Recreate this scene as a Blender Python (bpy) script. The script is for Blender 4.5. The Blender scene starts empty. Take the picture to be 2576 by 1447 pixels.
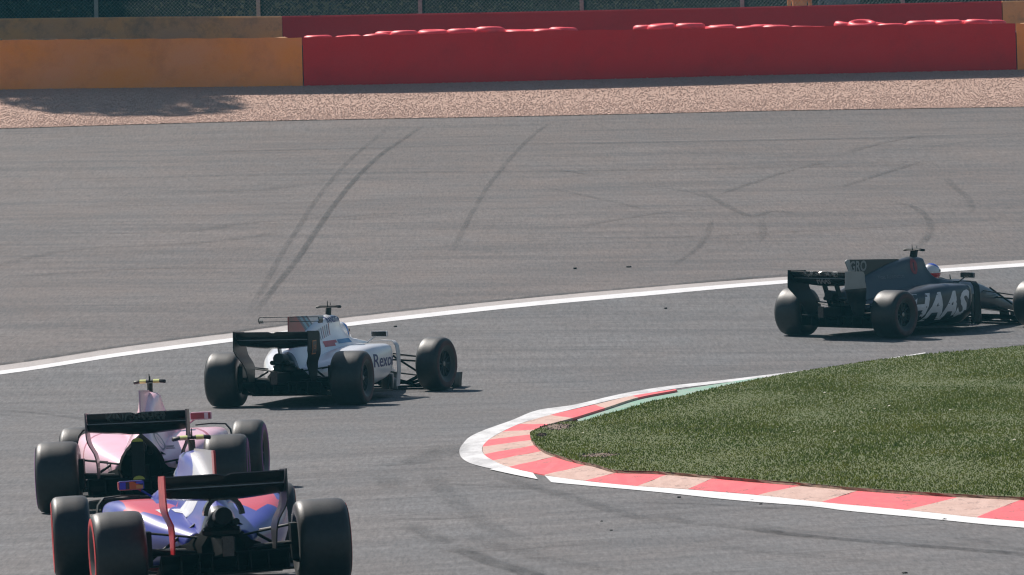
import bpy, bmesh, math, random
import numpy as np
from mathutils import Vector, Matrix
from mathutils.bvhtree import BVHTree

random.seed(7); RNG = np.random.default_rng(7)
rad = math.radians
SC = bpy.context.scene
COL = SC.collection

# ------------------------------------------------------------------ camera, sky, sun, exposure
PITCH, ROLL, CAM_H, FOC = rad(1.03), rad(1.5), 3.44, 23460.0     # FOC in pixels of a 2576 px wide frame
_F = Vector((0, math.cos(PITCH), -math.sin(PITCH))); _U = Vector((0, math.sin(PITCH), math.cos(PITCH))); _R = Vector((1, 0, 0))
CX = _R * math.cos(ROLL) - _U * math.sin(ROLL)
CU = _R * math.sin(ROLL) + _U * math.cos(ROLL)
cam = bpy.data.cameras.new('camera'); camo = bpy.data.objects.new('camera', cam); COL.objects.link(camo)
cam.sensor_width = 36.0; cam.lens = FOC / 2576 * 36.0; cam.clip_start = 1.0; cam.clip_end = 4000
M = Matrix((CX, CU, -_F)).transposed().to_4x4(); M.translation = (0, 0, CAM_H); camo.matrix_world = M
cam.dof.use_dof = True; cam.dof.focus_distance = 108; cam.dof.aperture_fstop = 20
SC.camera = camo

SUN_EL, SUN_AZ = rad(45), rad(-38)          # azimuth measured from +Y (the view), negative = left
sun_dir = Vector((math.sin(SUN_AZ) * math.cos(SUN_EL), math.cos(SUN_AZ) * math.cos(SUN_EL), math.sin(SUN_EL)))
W = bpy.data.worlds.new('World'); SC.world = W; W.use_nodes = True
wn = W.node_tree; bg = wn.nodes['Background']; sky = wn.nodes.new('ShaderNodeTexSky')
sky.sky_type = 'NISHITA'; sky.sun_disc = False; sky.sun_elevation = SUN_EL; sky.sun_rotation = SUN_AZ
sky.air_density = 1.0; sky.dust_density = 1.0; sky.ozone_density = 1.0
wn.links.new(sky.outputs[0], bg.inputs[0]); bg.inputs[1].default_value = 0.06
sl = bpy.data.lights.new('sun', 'SUN'); sl.energy = 5.0; sl.angle = rad(0.5); sl.color = (1.0, 0.93, 0.86)
slo = bpy.data.objects.new('sun', sl); COL.objects.link(slo)
slo.rotation_euler = sun_dir.to_track_quat('Z', 'Y').to_euler()
SC.cycles.filter_width = 1.2
vs = SC.view_settings; vs.view_transform = 'Standard'; vs.look = 'None'; vs.exposure = 0.26; vs.gamma = 1.0

# ------------------------------------------------------------------ terrain
def pchip(xk, yk):
    xk = np.array(xk, float); yk = np.array(yk, float); h = np.diff(xk); d = np.diff(yk) / h; m = np.zeros_like(xk)
    for i in range(1, len(xk) - 1):
        if d[i-1] * d[i] > 0:
            w1 = 2 * h[i] + h[i-1]; w2 = h[i] + 2 * h[i-1]; m[i] = (w1 + w2) / (w1 / d[i-1] + w2 / d[i])
    m[0] = d[0]; m[-1] = d[-1]
    def f(x):
        x = np.clip(np.asarray(x, float), xk[0], xk[-1]); i = np.clip(np.searchsorted(xk, x) - 1, 0, len(h) - 1)
        t = (x - xk[i]) / h[i]; t2 = t * t; t3 = t2 * t
        return yk[i]*(2*t3-3*t2+1) + h[i]*m[i]*(t3-2*t2+t) + yk[i+1]*(-2*t3+3*t2) + h[i]*m[i+1]*(t3-t2)
    return f
_z0 = pchip([-100, 40, 70, 88, 100, 114, 130, 145, 165, 185, 197.6, 202, 205, 212, 230, 300, 700, 1500],
            [-.12, -.1, -.097, -.07, -.04, .01, .41, .92, 1.78, 2.72, 3.44, 3.80, 4.36, 4.75, 5.1, 6.5, 11, 16])
_c = pchip([-100, 0, 70, 88, 114, 130, 150, 205, 300, 1500], [0, .02, .034, .022, .002, -.022, -.018, -.007, 0, 0])
def Z(x, y):
    x = np.asarray(x, float)
    return _z0(y) + _c(y) * 22 * np.tanh(x / 22)
def Zs(x, y): return float(Z(x, y))

def at(sx, sy, dz=0.0):
    """point of the ground (raised by dz) seen at photo position sx, sy (4096 px wide frame)"""
    u = (sx * 0.62890625 - 1288) / FOC; v = (723.5 - sy * 0.62890625) / FOC
    d = CX * u + CU * v + _F
    lo, hi = 30.0, 400.0
    ts = np.linspace(lo, hi, 1500); px = d.x * ts; py = d.y * ts; pz = CAM_H + d.z * ts
    below = pz < Z(px, py) + dz
    i = int(np.argmax(below)) if below.any() else len(ts) - 1
    lo, hi = ts[max(i-1, 0)], ts[i]
    for _ in range(30):
        m = (lo + hi) / 2
        if CAM_H + d.z * m < Zs(d.x * m, d.y * m) + dz: hi = m
        else: lo = m
    return Vector((d.x * hi, d.y * hi, CAM_H + d.z * hi))

# ------------------------------------------------------------------ materials
def nodes(name):
    m = bpy.data.materials.new(name); m.use_nodes = True; nt = m.node_tree
    return m, nt, nt.nodes['Principled BSDF']
def N(nt, t, **kw):
    n = nt.nodes.new(t)
    for k, v in kw.items():
        if k == 'op': n.operation = v
        else: setattr(n, k, v)
    return n
def noise(nt, scale, detail=3, coord='Object', stretch=None, rough=.55):
    tc = N(nt, 'ShaderNodeTexCoord'); n = N(nt, 'ShaderNodeTexNoise'); n.inputs['Scale'].default_value = scale
    n.inputs['Detail'].default_value = detail; n.inputs['Roughness'].default_value = rough
    src = tc.outputs[coord]
    if stretch:
        mp = N(nt, 'ShaderNodeMapping'); mp.inputs['Scale'].default_value = stretch; nt.links.new(src, mp.inputs[0]); src = mp.outputs[0]
    nt.links.new(src, n.inputs['Vector']); return n.outputs['Fac']
def ramp(nt, fac, stops):
    r = N(nt, 'ShaderNodeValToRGB'); e = r.color_ramp.elements
    while len(e) < len(stops): e.new(0.5)
    for el, (p, c) in zip(e, stops): el.position = p; el.color = tuple(c) + ((1,) if len(c) == 3 else ())
    nt.links.new(fac, r.inputs[0]); return r.outputs[0]
def mixc(nt, fac, a, b, mode='MIX'):
    m = N(nt, 'ShaderNodeMix', data_type='RGBA', blend_type=mode)
    for s, v in ((m.inputs[0], fac), (m.inputs[6], a), (m.inputs[7], b)):
        if isinstance(v, (int, float)): s.default_value = v
        elif isinstance(v, tuple): s.default_value = tuple(v) + ((1,) if len(v) == 3 else ())
        else: nt.links.new(v, s)
    return m.outputs[2]
def math_(nt, op, a, b=None):
    m = N(nt, 'ShaderNodeMath', op=op)
    for s, v in ((m.inputs[0], a), (m.inputs[1], b)):
        if v is None: continue
        if isinstance(v, (int, float)): s.default_value = v
        else: nt.links.new(v, s)
    return m.outputs[0]
def bump(nt, b, fac, strength, dist=.02):
    bp = N(nt, 'ShaderNodeBump'); bp.inputs['Strength'].default_value = strength; bp.inputs['Distance'].default_value = dist
    nt.links.new(fac, bp.inputs['Height']); nt.links.new(bp.outputs[0], b.inputs['Normal'])
_mc = {}
def plain(name, col, rough=.5, metal=0.0, var=.12, scale=9, spec=.5, coat=0.0):
    if name in _mc: return _mc[name]
    m, nt, b = nodes(name)
    lo = tuple(c * (1 - var) for c in col); hi = tuple(min(1, c * (1 + var)) for c in col)
    nt.links.new(ramp(nt, noise(nt, scale), [(.3, lo), (.7, hi)]), b.inputs['Base Color'])
    b.inputs['Roughness'].default_value = rough; b.inputs['Metallic'].default_value = metal
    b.inputs['Specular IOR Level'].default_value = spec; b.inputs['Coat Weight'].default_value = coat
    b.inputs['Coat Roughness'].default_value = .08
    _mc[name] = m; return m
def livery(name, base, regions, rough=.35, coat=.6, dirt=.10):
    """car paint: regions = [(colour, [(a,b,c,d), ...])], painted where all a*x+b*y+c*z > d (car coordinates)"""
    m, nt, b = nodes(name); tc = N(nt, 'ShaderNodeTexCoord'); col = None
    cur = base
    for c, planes in regions:
        f = None
        for (pa, pb, pc, pd) in planes:
            dot = N(nt, 'ShaderNodeVectorMath', op='DOT_PRODUCT'); nt.links.new(tc.outputs['Object'], dot.inputs[0]); dot.inputs[1].default_value = (pa, pb, pc)
            g = math_(nt, 'GREATER_THAN', dot.outputs['Value'], pd); f = g if f is None else math_(nt, 'MULTIPLY', f, g)
        cur = mixc(nt, f, cur, c)
    d = math_(nt, 'MULTIPLY', ramp(nt, noise(nt, 7, 5), [(.45, (0, 0, 0)), (.75, (1, 1, 1))]), dirt * 2.2)
    cur = mixc(nt, d, cur, (.16, .15, .14))
    nt.links.new(cur, b.inputs['Base Color']); b.inputs['Roughness'].default_value = rough
    b.inputs['Coat Weight'].default_value = coat; b.inputs['Coat Roughness'].default_value = .12
    return m

def asphalt(name, c1, c2, c3):
    m, nt, b = nodes(name)
    big = ramp(nt, noise(nt, .22, 4, stretch=(1, .35, 1)), [(.3, c1), (.7, c2)])
    streak = noise(nt, 1.0, 6, stretch=(.22, .8, 1), rough=.65)
    col = mixc(nt, math_(nt, 'MULTIPLY', ramp(nt, streak, [(.42, (0, 0, 0)), (.62, (1, 1, 1))]), .9), big, c3)
    fine = noise(nt, 1.0, 5, stretch=(.5, 4.5, 1), rough=.7)
    col = mixc(nt, .75, col, ramp(nt, fine, [(.32, (.38, .38, .385)), (.68, (.62, .62, .615))]), 'OVERLAY')
    grain = noise(nt, 1.0, 4, stretch=(24, 1.5, 1), rough=.85)
    col = mixc(nt, .9, col, ramp(nt, grain, [(.30, (.24, .24, .24)), (.70, (.76, .76, .76))]), 'OVERLAY')
    tint = noise(nt, .9, 3, stretch=(1, .25, 1)); col = mixc(nt, .5, col, ramp(nt, tint, [(.35, (.47, .50, .53)), (.65, (.54, .50, .48))]), 'OVERLAY')
    nt.links.new(col, b.inputs['Base Color']); b.inputs['Roughness'].default_value = .75; b.inputs['Specular IOR Level'].default_value = .35
    bump(nt, b, noise(nt, 60, 3), .25, .004); return m
M_track = asphalt('track_asphalt', (.104, .100, .100), (.122, .118, .119), (.080, .077, .079))
M_run = asphalt('runoff_asphalt', (.108, .090, .084), (.122, .106, .100), (.076, .067, .066))

def paint(name, col, worn, amount=.5, scale=2.2, rough=.6):
    m, nt, b = nodes(name)
    f = ramp(nt, noise(nt, scale, 6, stretch=(1.6, .35, 1), rough=.7), [(.50 - .1 * amount, (0, 0, 0)), (.78 - .1 * amount, (1, 1, 1))])
    c = mixc(nt, math_(nt, 'MULTIPLY', f, amount), col, worn)
    g = noise(nt, 1.0, 3, stretch=(30, 2.2, 1), rough=.8)
    c = mixc(nt, .35, c, ramp(nt, g, [(.3, (.38, .38, .38)), (.7, (.62, .62, .62))]), 'OVERLAY')
    nt.links.new(c, b.inputs['Base Color']); b.inputs['Roughness'].default_value = rough; return m
M_white = paint('white_line_paint', (.74, .74, .74), (.42, .41, .41), .35)
M_whiteworn = paint('worn_white_paint', (.70, .70, .70), (.36, .35, .35), .85)
M_dust = paint('dusty_strip', (.42, .38, .36), (.27, .25, .24), .5)
def kerb_paint(name, col, worn):
    m = paint(name, col, worn, .6, 4); nt = m.node_tree; b = nt.nodes['Principled BSDF']; src = b.inputs['Base Color'].links[0].from_socket
    tc = N(nt, 'ShaderNodeTexCoord'); mp = N(nt, 'ShaderNodeMapping'); mp.inputs['Scale'].default_value = (4.0, .9, 1); nt.links.new(tc.outputs['Object'], mp.inputs[0])
    wz = N(nt, 'ShaderNodeTexNoise'); wz.inputs['Scale'].default_value = 2.5; nt.links.new(mp.outputs[0], wz.inputs['Vector']); va = N(nt, 'ShaderNodeVectorMath', op='ADD'); nt.links.new(mp.outputs[0], va.inputs[0]); nt.links.new(wz.outputs['Color'], va.inputs[1])
    vo = N(nt, 'ShaderNodeTexVoronoi', feature='DISTANCE_TO_EDGE'); vo.inputs['Scale'].default_value = 1.1; nt.links.new(va.outputs[0], vo.inputs['Vector'])
    crack = ramp(nt, vo.outputs['Distance'], [(.0, (1, 1, 1)), (.045, (0, 0, 0))]); gate = ramp(nt, noise(nt, 1.7, 3), [(.48, (0, 0, 0)), (.60, (1, 1, 1))])
    c = mixc(nt, math_(nt, 'MULTIPLY', math_(nt, 'MULTIPLY', crack, gate), .75), src, (.13, .06, .045))
    mud = ramp(nt, noise(nt, 1.1, 6, rough=.7), [(.60, (0, 0, 0)), (.74, (1, 1, 1))]); c = mixc(nt, math_(nt, 'MULTIPLY', mud, .7), c, (.22, .15, .12))
    nt.links.new(c, b.inputs['Base Color']); return m
M_kr = kerb_paint('kerb_red', (.82, .085, .105), (.42, .15, .13))
M_kp = kerb_paint('kerb_cream', (.58, .385, .315), (.42, .24, .18))
M_gstrip = paint('green_strip_paint', (.20, .40, .29), (.40, .38, .34), .85, 4)

# ------------------------------------------------------------------ mesh helpers
def link(o, parent=None, label=None, cat=None, group=None, kind=None):
    COL.objects.link(o)
    if parent: o.parent = parent
    if label: o['label'] = label
    if cat: o['category'] = cat
    if group: o['group'] = group
    if kind: o['kind'] = kind
    return o
def mesh_obj(name, verts, faces, mat, parent=None, smooth=False, **kw):
    me = bpy.data.meshes.new(name); me.from_pydata([tuple(v) for v in verts], [], [tuple(f) for f in faces]); me.update()
    if smooth: me.polygons.foreach_set('use_smooth', [True] * len(me.polygons))
    if mat: me.materials.append(mat)
    return link(bpy.data.objects.new(name, me), parent, **kw)
def numpy_tris(name, V, T, mat, parent=None, smooth=False, **kw):
    me = bpy.data.meshes.new(name); me.vertices.add(len(V)); me.vertices.foreach_set('co', np.asarray(V, np.float32).ravel())
    k = T.shape[1]; me.loops.add(T.size); me.loops.foreach_set('vertex_index', T.astype(np.int32).ravel())
    me.polygons.add(len(T)); me.polygons.foreach_set('loop_start', np.arange(0, T.size, k, dtype=np.int32))
    me.polygons.foreach_set('loop_total', np.full(len(T), k, np.int32)); me.update(calc_edges=True); me.validate()
    if smooth: me.polygons.foreach_set('use_smooth', [True] * len(me.polygons))
    me.materials.append(mat); return link(bpy.data.objects.new(name, me), parent, **kw)
def empty(name, loc=(0, 0, 0), **kw):
    o = bpy.data.objects.new(name, None); o.location = loc; o.empty_display_size = .2; return link(o, **kw)

class MB:
    def __init__(s): s.v = []; s.f = []
    def add(s, v, f):
        n = len(s.v); s.v += [tuple(p) for p in v]; s.f += [tuple(i + n for i in q) for q in f]; return s
    def box(s, x0, x1, y0, y1, z0, z1):
        v = [(x, y, z) for x in (x0, x1) for y in (y0, y1) for z in (z0, z1)]
        return s.add(v, [(0,1,3,2),(4,6,7,5),(0,4,5,1),(2,3,7,6),(0,2,6,4),(1,5,7,3)])
    def tube(s, a, b, r0, r1=None, n=10, flat=1.0):
        a, b = Vector(a), Vector(b); r1 = r0 if r1 is None else r1; d = (b - a).normalized()
        p = d.cross(Vector((0, 0, 1)));
        if p.length < .01: p = Vector((1, 0, 0))
        p.normalize(); q = d.cross(p); v = []
        for c, r in ((a, r0), (b, r1)):
            for i in range(n):
                t = 2 * math.pi * i / n; v.append(c + p * math.cos(t) * r + q * math.sin(t) * r * flat)
        f = [(i, (i + 1) % n, n + (i + 1) % n, n + i) for i in range(n)] + [tuple(range(n))[::-1], tuple(range(n, 2 * n))]
        return s.add(v, f)
    def path(s, pts, r, n=8):
        for a, b in zip(pts[:-1], pts[1:]): s.tube(a, b, r, r, n)
        return s
    def rings(s, rings, closed=True, caps=True):
        n = len(rings[0]); v = [p for r in rings for p in r]; f = []
        for i in range(len(rings) - 1):
            for j in range(n if closed else n - 1):
                k = (j + 1) % n; f.append((i*n + j, i*n + k, (i+1)*n + k, (i+1)*n + j))
        if caps and closed: f += [tuple(range(n))[::-1], tuple((len(rings)-1)*n + j for j in range(n))]
        return s.add(v, f)
    def lathe_y(s, prof, cx, cy, cz, n=48, close=False):
        rings = [[(cx + r * math.cos(2*math.pi*i/n), cy + y, cz + r * math.sin(2*math.pi*i/n)) for i in range(n)] for y, r in prof]
        if close: rings.append(rings[0])
        return s.rings(rings, True, False)
    def prism(s, poly, axis, t0, t1):
        """poly of 2D points, extruded along axis ('y': points are x,z)"""
        n = len(poly)
        mk = (lambda p, t: (p[0], t, p[1])) if axis == 'y' else (lambda p, t: (t, p[0], p[1])) if axis == 'x' else (lambda p, t: (p[0], p[1], t))
        v = [mk(p, t) for t in (t0, t1) for p in poly]
        return s.add(v, [tuple(range(n)), tuple(range(n, 2*n))[::-1]] + [(i, i + n, (i+1) % n + n, (i+1) % n) for i in range(n)])
    def sheet(s, grid, th):
        """grid[i][j] points -> a closed sheet thickened along its normals"""
        ni, nj = len(grid), len(grid[0]); G = np.array([[tuple(p) for p in r] for r in grid])
        du = np.gradient(G, axis=0); dv = np.gradient(G, axis=1); nn = np.cross(du, dv); nn /= np.linalg.norm(nn, axis=2, keepdims=True) + 1e-9
        A = (G + nn * th / 2).reshape(-1, 3); B = (G - nn * th / 2).reshape(-1, 3); o = ni * nj; f = []
        for i in range(ni - 1):
            for j in range(nj - 1):
                a, b, c, d = i*nj + j, (i+1)*nj + j, (i+1)*nj + j + 1, i*nj + j + 1
                f += [(a, b, c, d), (o+d, o+c, o+b, o+a)]
        for i in range(ni - 1):
            f += [(i*nj, o + i*nj, o + (i+1)*nj, (i+1)*nj), (i*nj + nj-1, (i+1)*nj + nj-1, o + (i+1)*nj + nj-1, o + i*nj + nj-1)]
        for j in range(nj - 1):
            f += [(j, j+1, o+j+1, o+j), ((ni-1)*nj + j, o + (ni-1)*nj + j, o + (ni-1)*nj + j+1, (ni-1)*nj + j+1)]
        return s.add([tuple(p) for p in A] + [tuple(p) for p in B], f)
    def mirror(s):
        r = MB(); r.v = [(x, -y, z) for x, y, z in s.v]; r.f = [q[::-1] for q in s.f]; return r
    def build(s, name, mat, parent=None, smooth=False, angle=None, **kw):
        o = mesh_obj(name, s.v, s.f, mat, parent, smooth or angle is not None, **kw)
        if angle is not None: o.data.set_sharp_from_angle(angle=rad(angle))
        return o

def catmull(P, n):
    P = [Vector(p) for p in P]; out = []
    for i in range(len(P) - 1):
        p0 = P[i-1] if i else P[0] * 2 - P[1]; p3 = P[i+2] if i + 2 < len(P) else P[-1] * 2 - P[-2]; p1, p2 = P[i], P[i+1]
        for k in range(n):
            t = k / n
            out.append(.5 * ((2*p1) + (p2-p0)*t + (2*p0-5*p1+4*p2-p3)*t*t + (3*p1-p0-3*p2+p3)*t**3))
    out.append(P[-1]); return out

# ------------------------------------------------------------------ ground, track, run-off, gravel
def grid_between(name, mat, xs, y0f, y1f, ny, dz, **kw):
    V = []; F = []
    for x in xs:
        a, b = y0f(x), y1f(x)
        for j in range(ny + 1):
            y = a + (b - a) * j / ny; V.append((x, y, Zs(x, y) + dz))
    for i in range(len(xs) - 1):
        for j in range(ny): F.append((i*(ny+1)+j, (i+1)*(ny+1)+j, (i+1)*(ny+1)+j+1, i*(ny+1)+j+1))
    return mesh_obj(name, V, F, mat, smooth=True, **kw)

far_line = [(-3400, 1960), (-2400, 1796), (-1400, 1660), (-700, 1575), (0, 1498), (477, 1426), (930, 1367), (1383, 1306), (2048, 1232), (2605, 1181), (3153, 1133), (4096, 1066), (5400, 985)]
fl_in = [at(*p) for p in far_line]                                       # track-side edge of the far white line
fl_w = [at(x, y - 13) for x, y in far_line]
def edge_fn(pts, ext=140):
    P = sorted([(p.x, p.y) for p in pts]); xs = [p[0] for p in P]; ys = [p[1] for p in P]
    sl0 = (ys[1] - ys[0]) / (xs[1] - xs[0]); sl1 = (ys[-1] - ys[-2]) / (xs[-1] - xs[-2])
    def f(x):
        if x < xs[0]: return ys[0] + sl0 * max(x - xs[0], -20)
        if x > xs[-1]: return ys[-1] + sl1 * min(x - xs[-1], 25)
        return float(np.interp(x, xs, ys))
    return f
line_y = edge_fn(catmull(fl_w, 4))
grav_pts = [at(x, y) for x, y in ((-1900, 570), (-700, 536), (0, 516), (1000, 487), (2100, 467), (3100, 445), (4096, 429), (4800, 415))]
grav_y = edge_fn(catmull(grav_pts, 4))
wall_pts = [at(x, y) for x, y in ((-1900, 396), (-700, 377), (0, 359), (1237, 343), (2200, 322), (3200, 298), (4096, 279), (4800, 263))]
wall_y = edge_fn(catmull(wall_pts, 4))

m, nt, b = nodes('rough_ground')
nt.links.new(ramp(nt, noise(nt, .3, 6), [(.3, (.045, .06, .02)), (.6, (.08, .09, .035)), (.8, (.12, .10, .06))]), b.inputs['Base Color']); b.inputs['Roughness'].default_value = .95
M_ground = m
gx = list(np.concatenate([np.linspace(-900, -70, 12), np.linspace(-60, 60, 61), np.linspace(70, 900, 12)]))
gy = list(np.concatenate([np.linspace(-60, 55, 8), np.linspace(60, 240, 91), np.linspace(260, 1500, 20)]))
V = [(x, y, Zs(x, y) - (.05 if y < 212 else 0.0)) for x in gx for y in gy]
F = [(i*len(gy)+j, (i+1)*len(gy)+j, (i+1)*len(gy)+j+1, i*len(gy)+j+1) for i in range(len(gx)-1) for j in range(len(gy)-1)]
mesh_obj('ground', V, F, M_ground, smooth=True, kind='structure')
xs = list(np.linspace(-60, 60, 241))
grid_between('track', M_track, xs, lambda x: 12, line_y, 150, 0.0, kind='structure')
grid_between('runoff', M_run, xs, line_y, grav_y, 60, 0.0, kind='structure')

m, nt, b = nodes('gravel_bed')
nt.links.new(ramp(nt, noise(nt, 14, 4, rough=.8), [(.25, (.38, .235, .175)), (.5, (.52, .34, .265)), (.75, (.58, .41, .33))]), b.inputs['Base Color']); b.inputs['Roughness'].default_value = .9
bump(nt, b, noise(nt, 25, 3), .8, .04); M_gravel = m
gravel = grid_between('gravel_bed', M_gravel, list(np.linspace(-40, 40, 161)), grav_y, lambda x: wall_y(x) + 9, 40, 0.012, kind='structure')

def stones(n):
    x = RNG.uniform(-14, 14, n * 2); a = np.array([grav_y(v) for v in x]); w = np.array([wall_y(v) for v in x])
    y = a - .12 + (w + .1 - a) * RNG.random(n * 2) ** 1.0
    x, y = x[:n], y[:n]; z = Z(x, y) + .012
    s = RNG.uniform(.008, .020, n); base = np.array([(1,0,0),(0,1,0),(-1,0,0),(0,-1,0),(0,0,.55),(0,0,-.4)], float)
    V = base[None] * s[:, None, None] * RNG.uniform(.6, 1.3, (n, 6, 1)); ang = RNG.uniform(0, 6.28, n); c, d = np.cos(ang)[:, None], np.sin(ang)[:, None]
    X = V[..., 0] * c - V[..., 1] * d; Y = V[..., 0] * d + V[..., 1] * c
    V = np.stack([X + x[:, None], Y + y[:, None], V[..., 2] + (z + s * .25)[:, None]], -1).reshape(-1, 3)
    t = np.array([(0,1,4),(1,2,4),(2,3,4),(3,0,4),(1,0,5),(2,1,5),(3,2,5),(0,3,5)])
    T = (t[None] + 6 * np.arange(n)[:, None, None]).reshape(-1, 3); return V, T
m, nt, b = nodes('gravel_stone')
geo = N(nt, 'ShaderNodeNewGeometry')
nt.links.new(ramp(nt, geo.outputs['Random Per Island'], [(0, (.44, .27, .205)), (.25, (.53, .345, .27)), (.75, (.57, .39, .315)), (1, (.64, .49, .42))]), b.inputs['Base Color']); b.inputs['Roughness'].default_value = .85
V, T = stones(70000)
gs = numpy_tris('gravel', V, T, m, kind='stuff'); gs['label'] = 'loose pinkish tan gravel in front of the orange and red barrier'; gs['category'] = 'gravel'

# ------------------------------------------------------------------ painted lines, kerb, green strip
def ribbon(name, A, B, mat, dz=0.0, n=6, **kw):
    A = catmull(A, n); B = catmull(B, n); V = []; F = []
    for i, (a, b_) in enumerate(zip(A, B)):
        for k in range(4):
            p = a.lerp(b_, k / 3); V.append((p.x, p.y, Zs(p.x, p.y) + dz))
    for i in range(len(A) - 1):
        for k in range(3): F.append((i*4+k, i*4+k+1, (i+1)*4+k+1, (i+1)*4+k))
    return mesh_obj(name, V, F, mat, smooth=True, **kw)
wA = [at(x, y, .004) for x, y in far_line]; wB = [at(x, y - (15 if x < 2000 else 17 if x < 2700 else 14), .004) for x, y in far_line]
dB = [at(x, y - (36 if x < 2000 else 33 if x < 2700 else 26), .004) for x, y in far_line]
ribbon('track_edge_line', wA, wB, M_white, .004, kind='structure')
ribbon('dusty_edge_strip', wB, dB, M_dust, .004, kind='structure')

# inner edge of the corner: outer edge of the white line, its inner edge, and the kerb blocks
wo = [(3700, 1410), (3325, 1468), (3070, 1499), (2888, 1521), (2661, 1546), (2478, 1577), (2296, 1619), (2149, 1641), (2044, 1682), (1940, 1719), (1880, 1747), (1852, 1775), (1838, 1799), (1843, 1826), (1870, 1848), (1915, 1863), (1990, 1880)]
wi = [(3705, 1413), (3330, 1473), (3080, 1507), (2894, 1531), (2700, 1555), (2499, 1589), (2376, 1617), (2254, 1646), (2149, 1674), (2079, 1695), (2010, 1726), (1957, 1757), (1929, 1789), (1936, 1817), (1968, 1838), (2020, 1861), (2085, 1879)]
ribbon('apex_line', [at(*p, .006) for p in wo], [at(*p, .006) for p in wi], M_whiteworn, .006, kind='structure')
wo2 = [(1959, 1877), (2050, 1897), (2151, 1917)]; wi2 = [(2030, 1869), (2080, 1880), (2132, 1891)]
ribbon('apex_line', [at(*p, .010) for p in wo2], [at(*p, .010) for p in wi2], M_white, .010, kind='structure')
wo3 = [(2205, 1929), (2424, 1949), (2661, 1971), (2934, 2000), (3244, 2025), (3389, 2043), (3663, 2069), (3936, 2097), (4096, 2111), (4500, 2152)]
wi3 = [(2178, 1902), (2359, 1926), (2551, 1944), (2752, 1958), (3034, 1981), (3289, 2008), (3626, 2040), (3908, 2070), (4096, 2084), (4480, 2122)]
ribbon('apex_line', [at(*p, .006) for p in wo3], [at(*p, .006) for p in wi3], M_white, .006, kind='structure')

kerb_pairs = [((4560, 2128), (4760, 2040)), ((4240, 2096), (4440, 2020)), ((3908, 2068), (4082, 2000)), ((3626, 2038), (3836, 1988)), ((3289, 2007), (3435, 1962)), ((3034, 1979), (3207, 1942)),
              ((2752, 1956), (2852, 1913)), ((2551, 1943), (2670, 1898)), ((2342, 1922), (2470, 1890)), ((2178, 1899), (2345, 1860)), ((2038, 1867), (2217, 1827)),
              ((1975, 1841), (2167, 1804)), ((1938, 1817), (2144, 1780)), ((1931, 1787), (2125, 1760)), ((1955, 1759), (2124, 1738)), ((2010, 1727), (2140, 1718)),
              ((2079, 1696), (2195, 1697)), ((2200, 1660), (2290, 1672)), ((2376, 1619), (2420, 1632)), ((2530, 1583), (2552, 1590)), ((2700, 1557), (2708, 1560))]
kerb = empty('kerb', at(2000, 1800), kind='structure')
def kerb_z(k): return .010 + .030 * k
KO = [at(*p[0], kerb_z(0)) for p in kerb_pairs]; KI = [at(*p[1], kerb_z(1)) for p in kerb_pairs]
SO = catmull(KO, 6); SI = catmull(KI, 6)
kloc = kerb.location.copy()
for bi in range(len(kerb_pairs) - 1):
    V = []; F = []; g = .006
    seg_o = SO[bi*6:bi*6+7]; seg_i = SI[bi*6:bi*6+7]
    for i, (a, c) in enumerate(zip(seg_o, seg_i)):
        for k in range(5):
            t = k / 4; p = a.lerp(c, t); V.append((p.x, p.y, Zs(p.x, p.y) + kerb_z(t) + random.uniform(-.003, .003) * (0 < k < 4)))
        V.append((c.x, c.y, Zs(c.x, c.y) - .05)); V.append((a.x, a.y, Zs(a.x, a.y) - .05))
    V = [(x - kloc.x, y - kloc.y, z - kloc.z) for x, y, z in V]
    n = 7
    for i in range(6):
        for k in range(n): F.append((i*n+k, i*n+(k+1) % n, (i+1)*n+(k+1) % n, (i+1)*n+k))
    F += [tuple(range(n))[::-1], tuple(6*n + k for k in range(n))]
    o = mesh_obj('kerb_block', V, F, M_kr if bi % 2 == 1 else M_kp, kerb)
gsA = [(2300, 1668), (2376, 1645), (2440, 1624), (2552, 1592), (2708, 1562), (2890, 1533), (3050, 1508)]
gsB = [(2320, 1692), (2430, 1668), (2510, 1646), (2620, 1612), (2740, 1589), (2900, 1550), (3060, 1514)]
ribbon('green_strip', [at(*p, .012) for p in gsA], [at(*p, .012) for p in gsB], M_gstrip, .012, kind='structure')

# ------------------------------------------------------------------ grass island
gedge = [(4760, 2040), (4440, 2022), (4096, 2001), (3754, 1984), (3435, 1963), (3207, 1943), (3025, 1929), (2843, 1913), (2640, 1897), (2499, 1893), (2446, 1888), (2376, 1867), (2324, 1857), (2237, 1834), (2167, 1806), (2135, 1778), (2123, 1755), (2127, 1735), (2170, 1712), (2250, 1690), (2330, 1686), (2420, 1660), (2500, 1640), (2610, 1607), (2730, 1585), (2890, 1547), (3116, 1502), (3317, 1470), (3571, 1434), (3845, 1407), (4096, 1384), (4600, 1340)]
GE = [at(*p, .042 if k < 18 else .062) for k, p in enumerate(gedge)]; GP = catmull(GE, 5)
far_r = [Vector((GP[-1].x + 14, GP[-1].y + 6, 0)), Vector((GP[0].x + 18, GP[0].y + 4, 0))]
poly = [(p.x, p.y) for p in GP] + [(p.x, p.y) for p in far_r]
PX = np.array([p[0] for p in poly]); PY = np.array([p[1] for p in poly])
def inside(x, y):
    r = np.zeros(x.shape, bool); j = len(PX) - 1
    for i in range(len(PX)):
        c = ((PY[i] > y) != (PY[j] > y)) & (x < (PX[j]-PX[i]) * (y-PY[i]) / (PY[j]-PY[i] + 1e-12) + PX[i]); r ^= c; j = i
    return r
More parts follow.
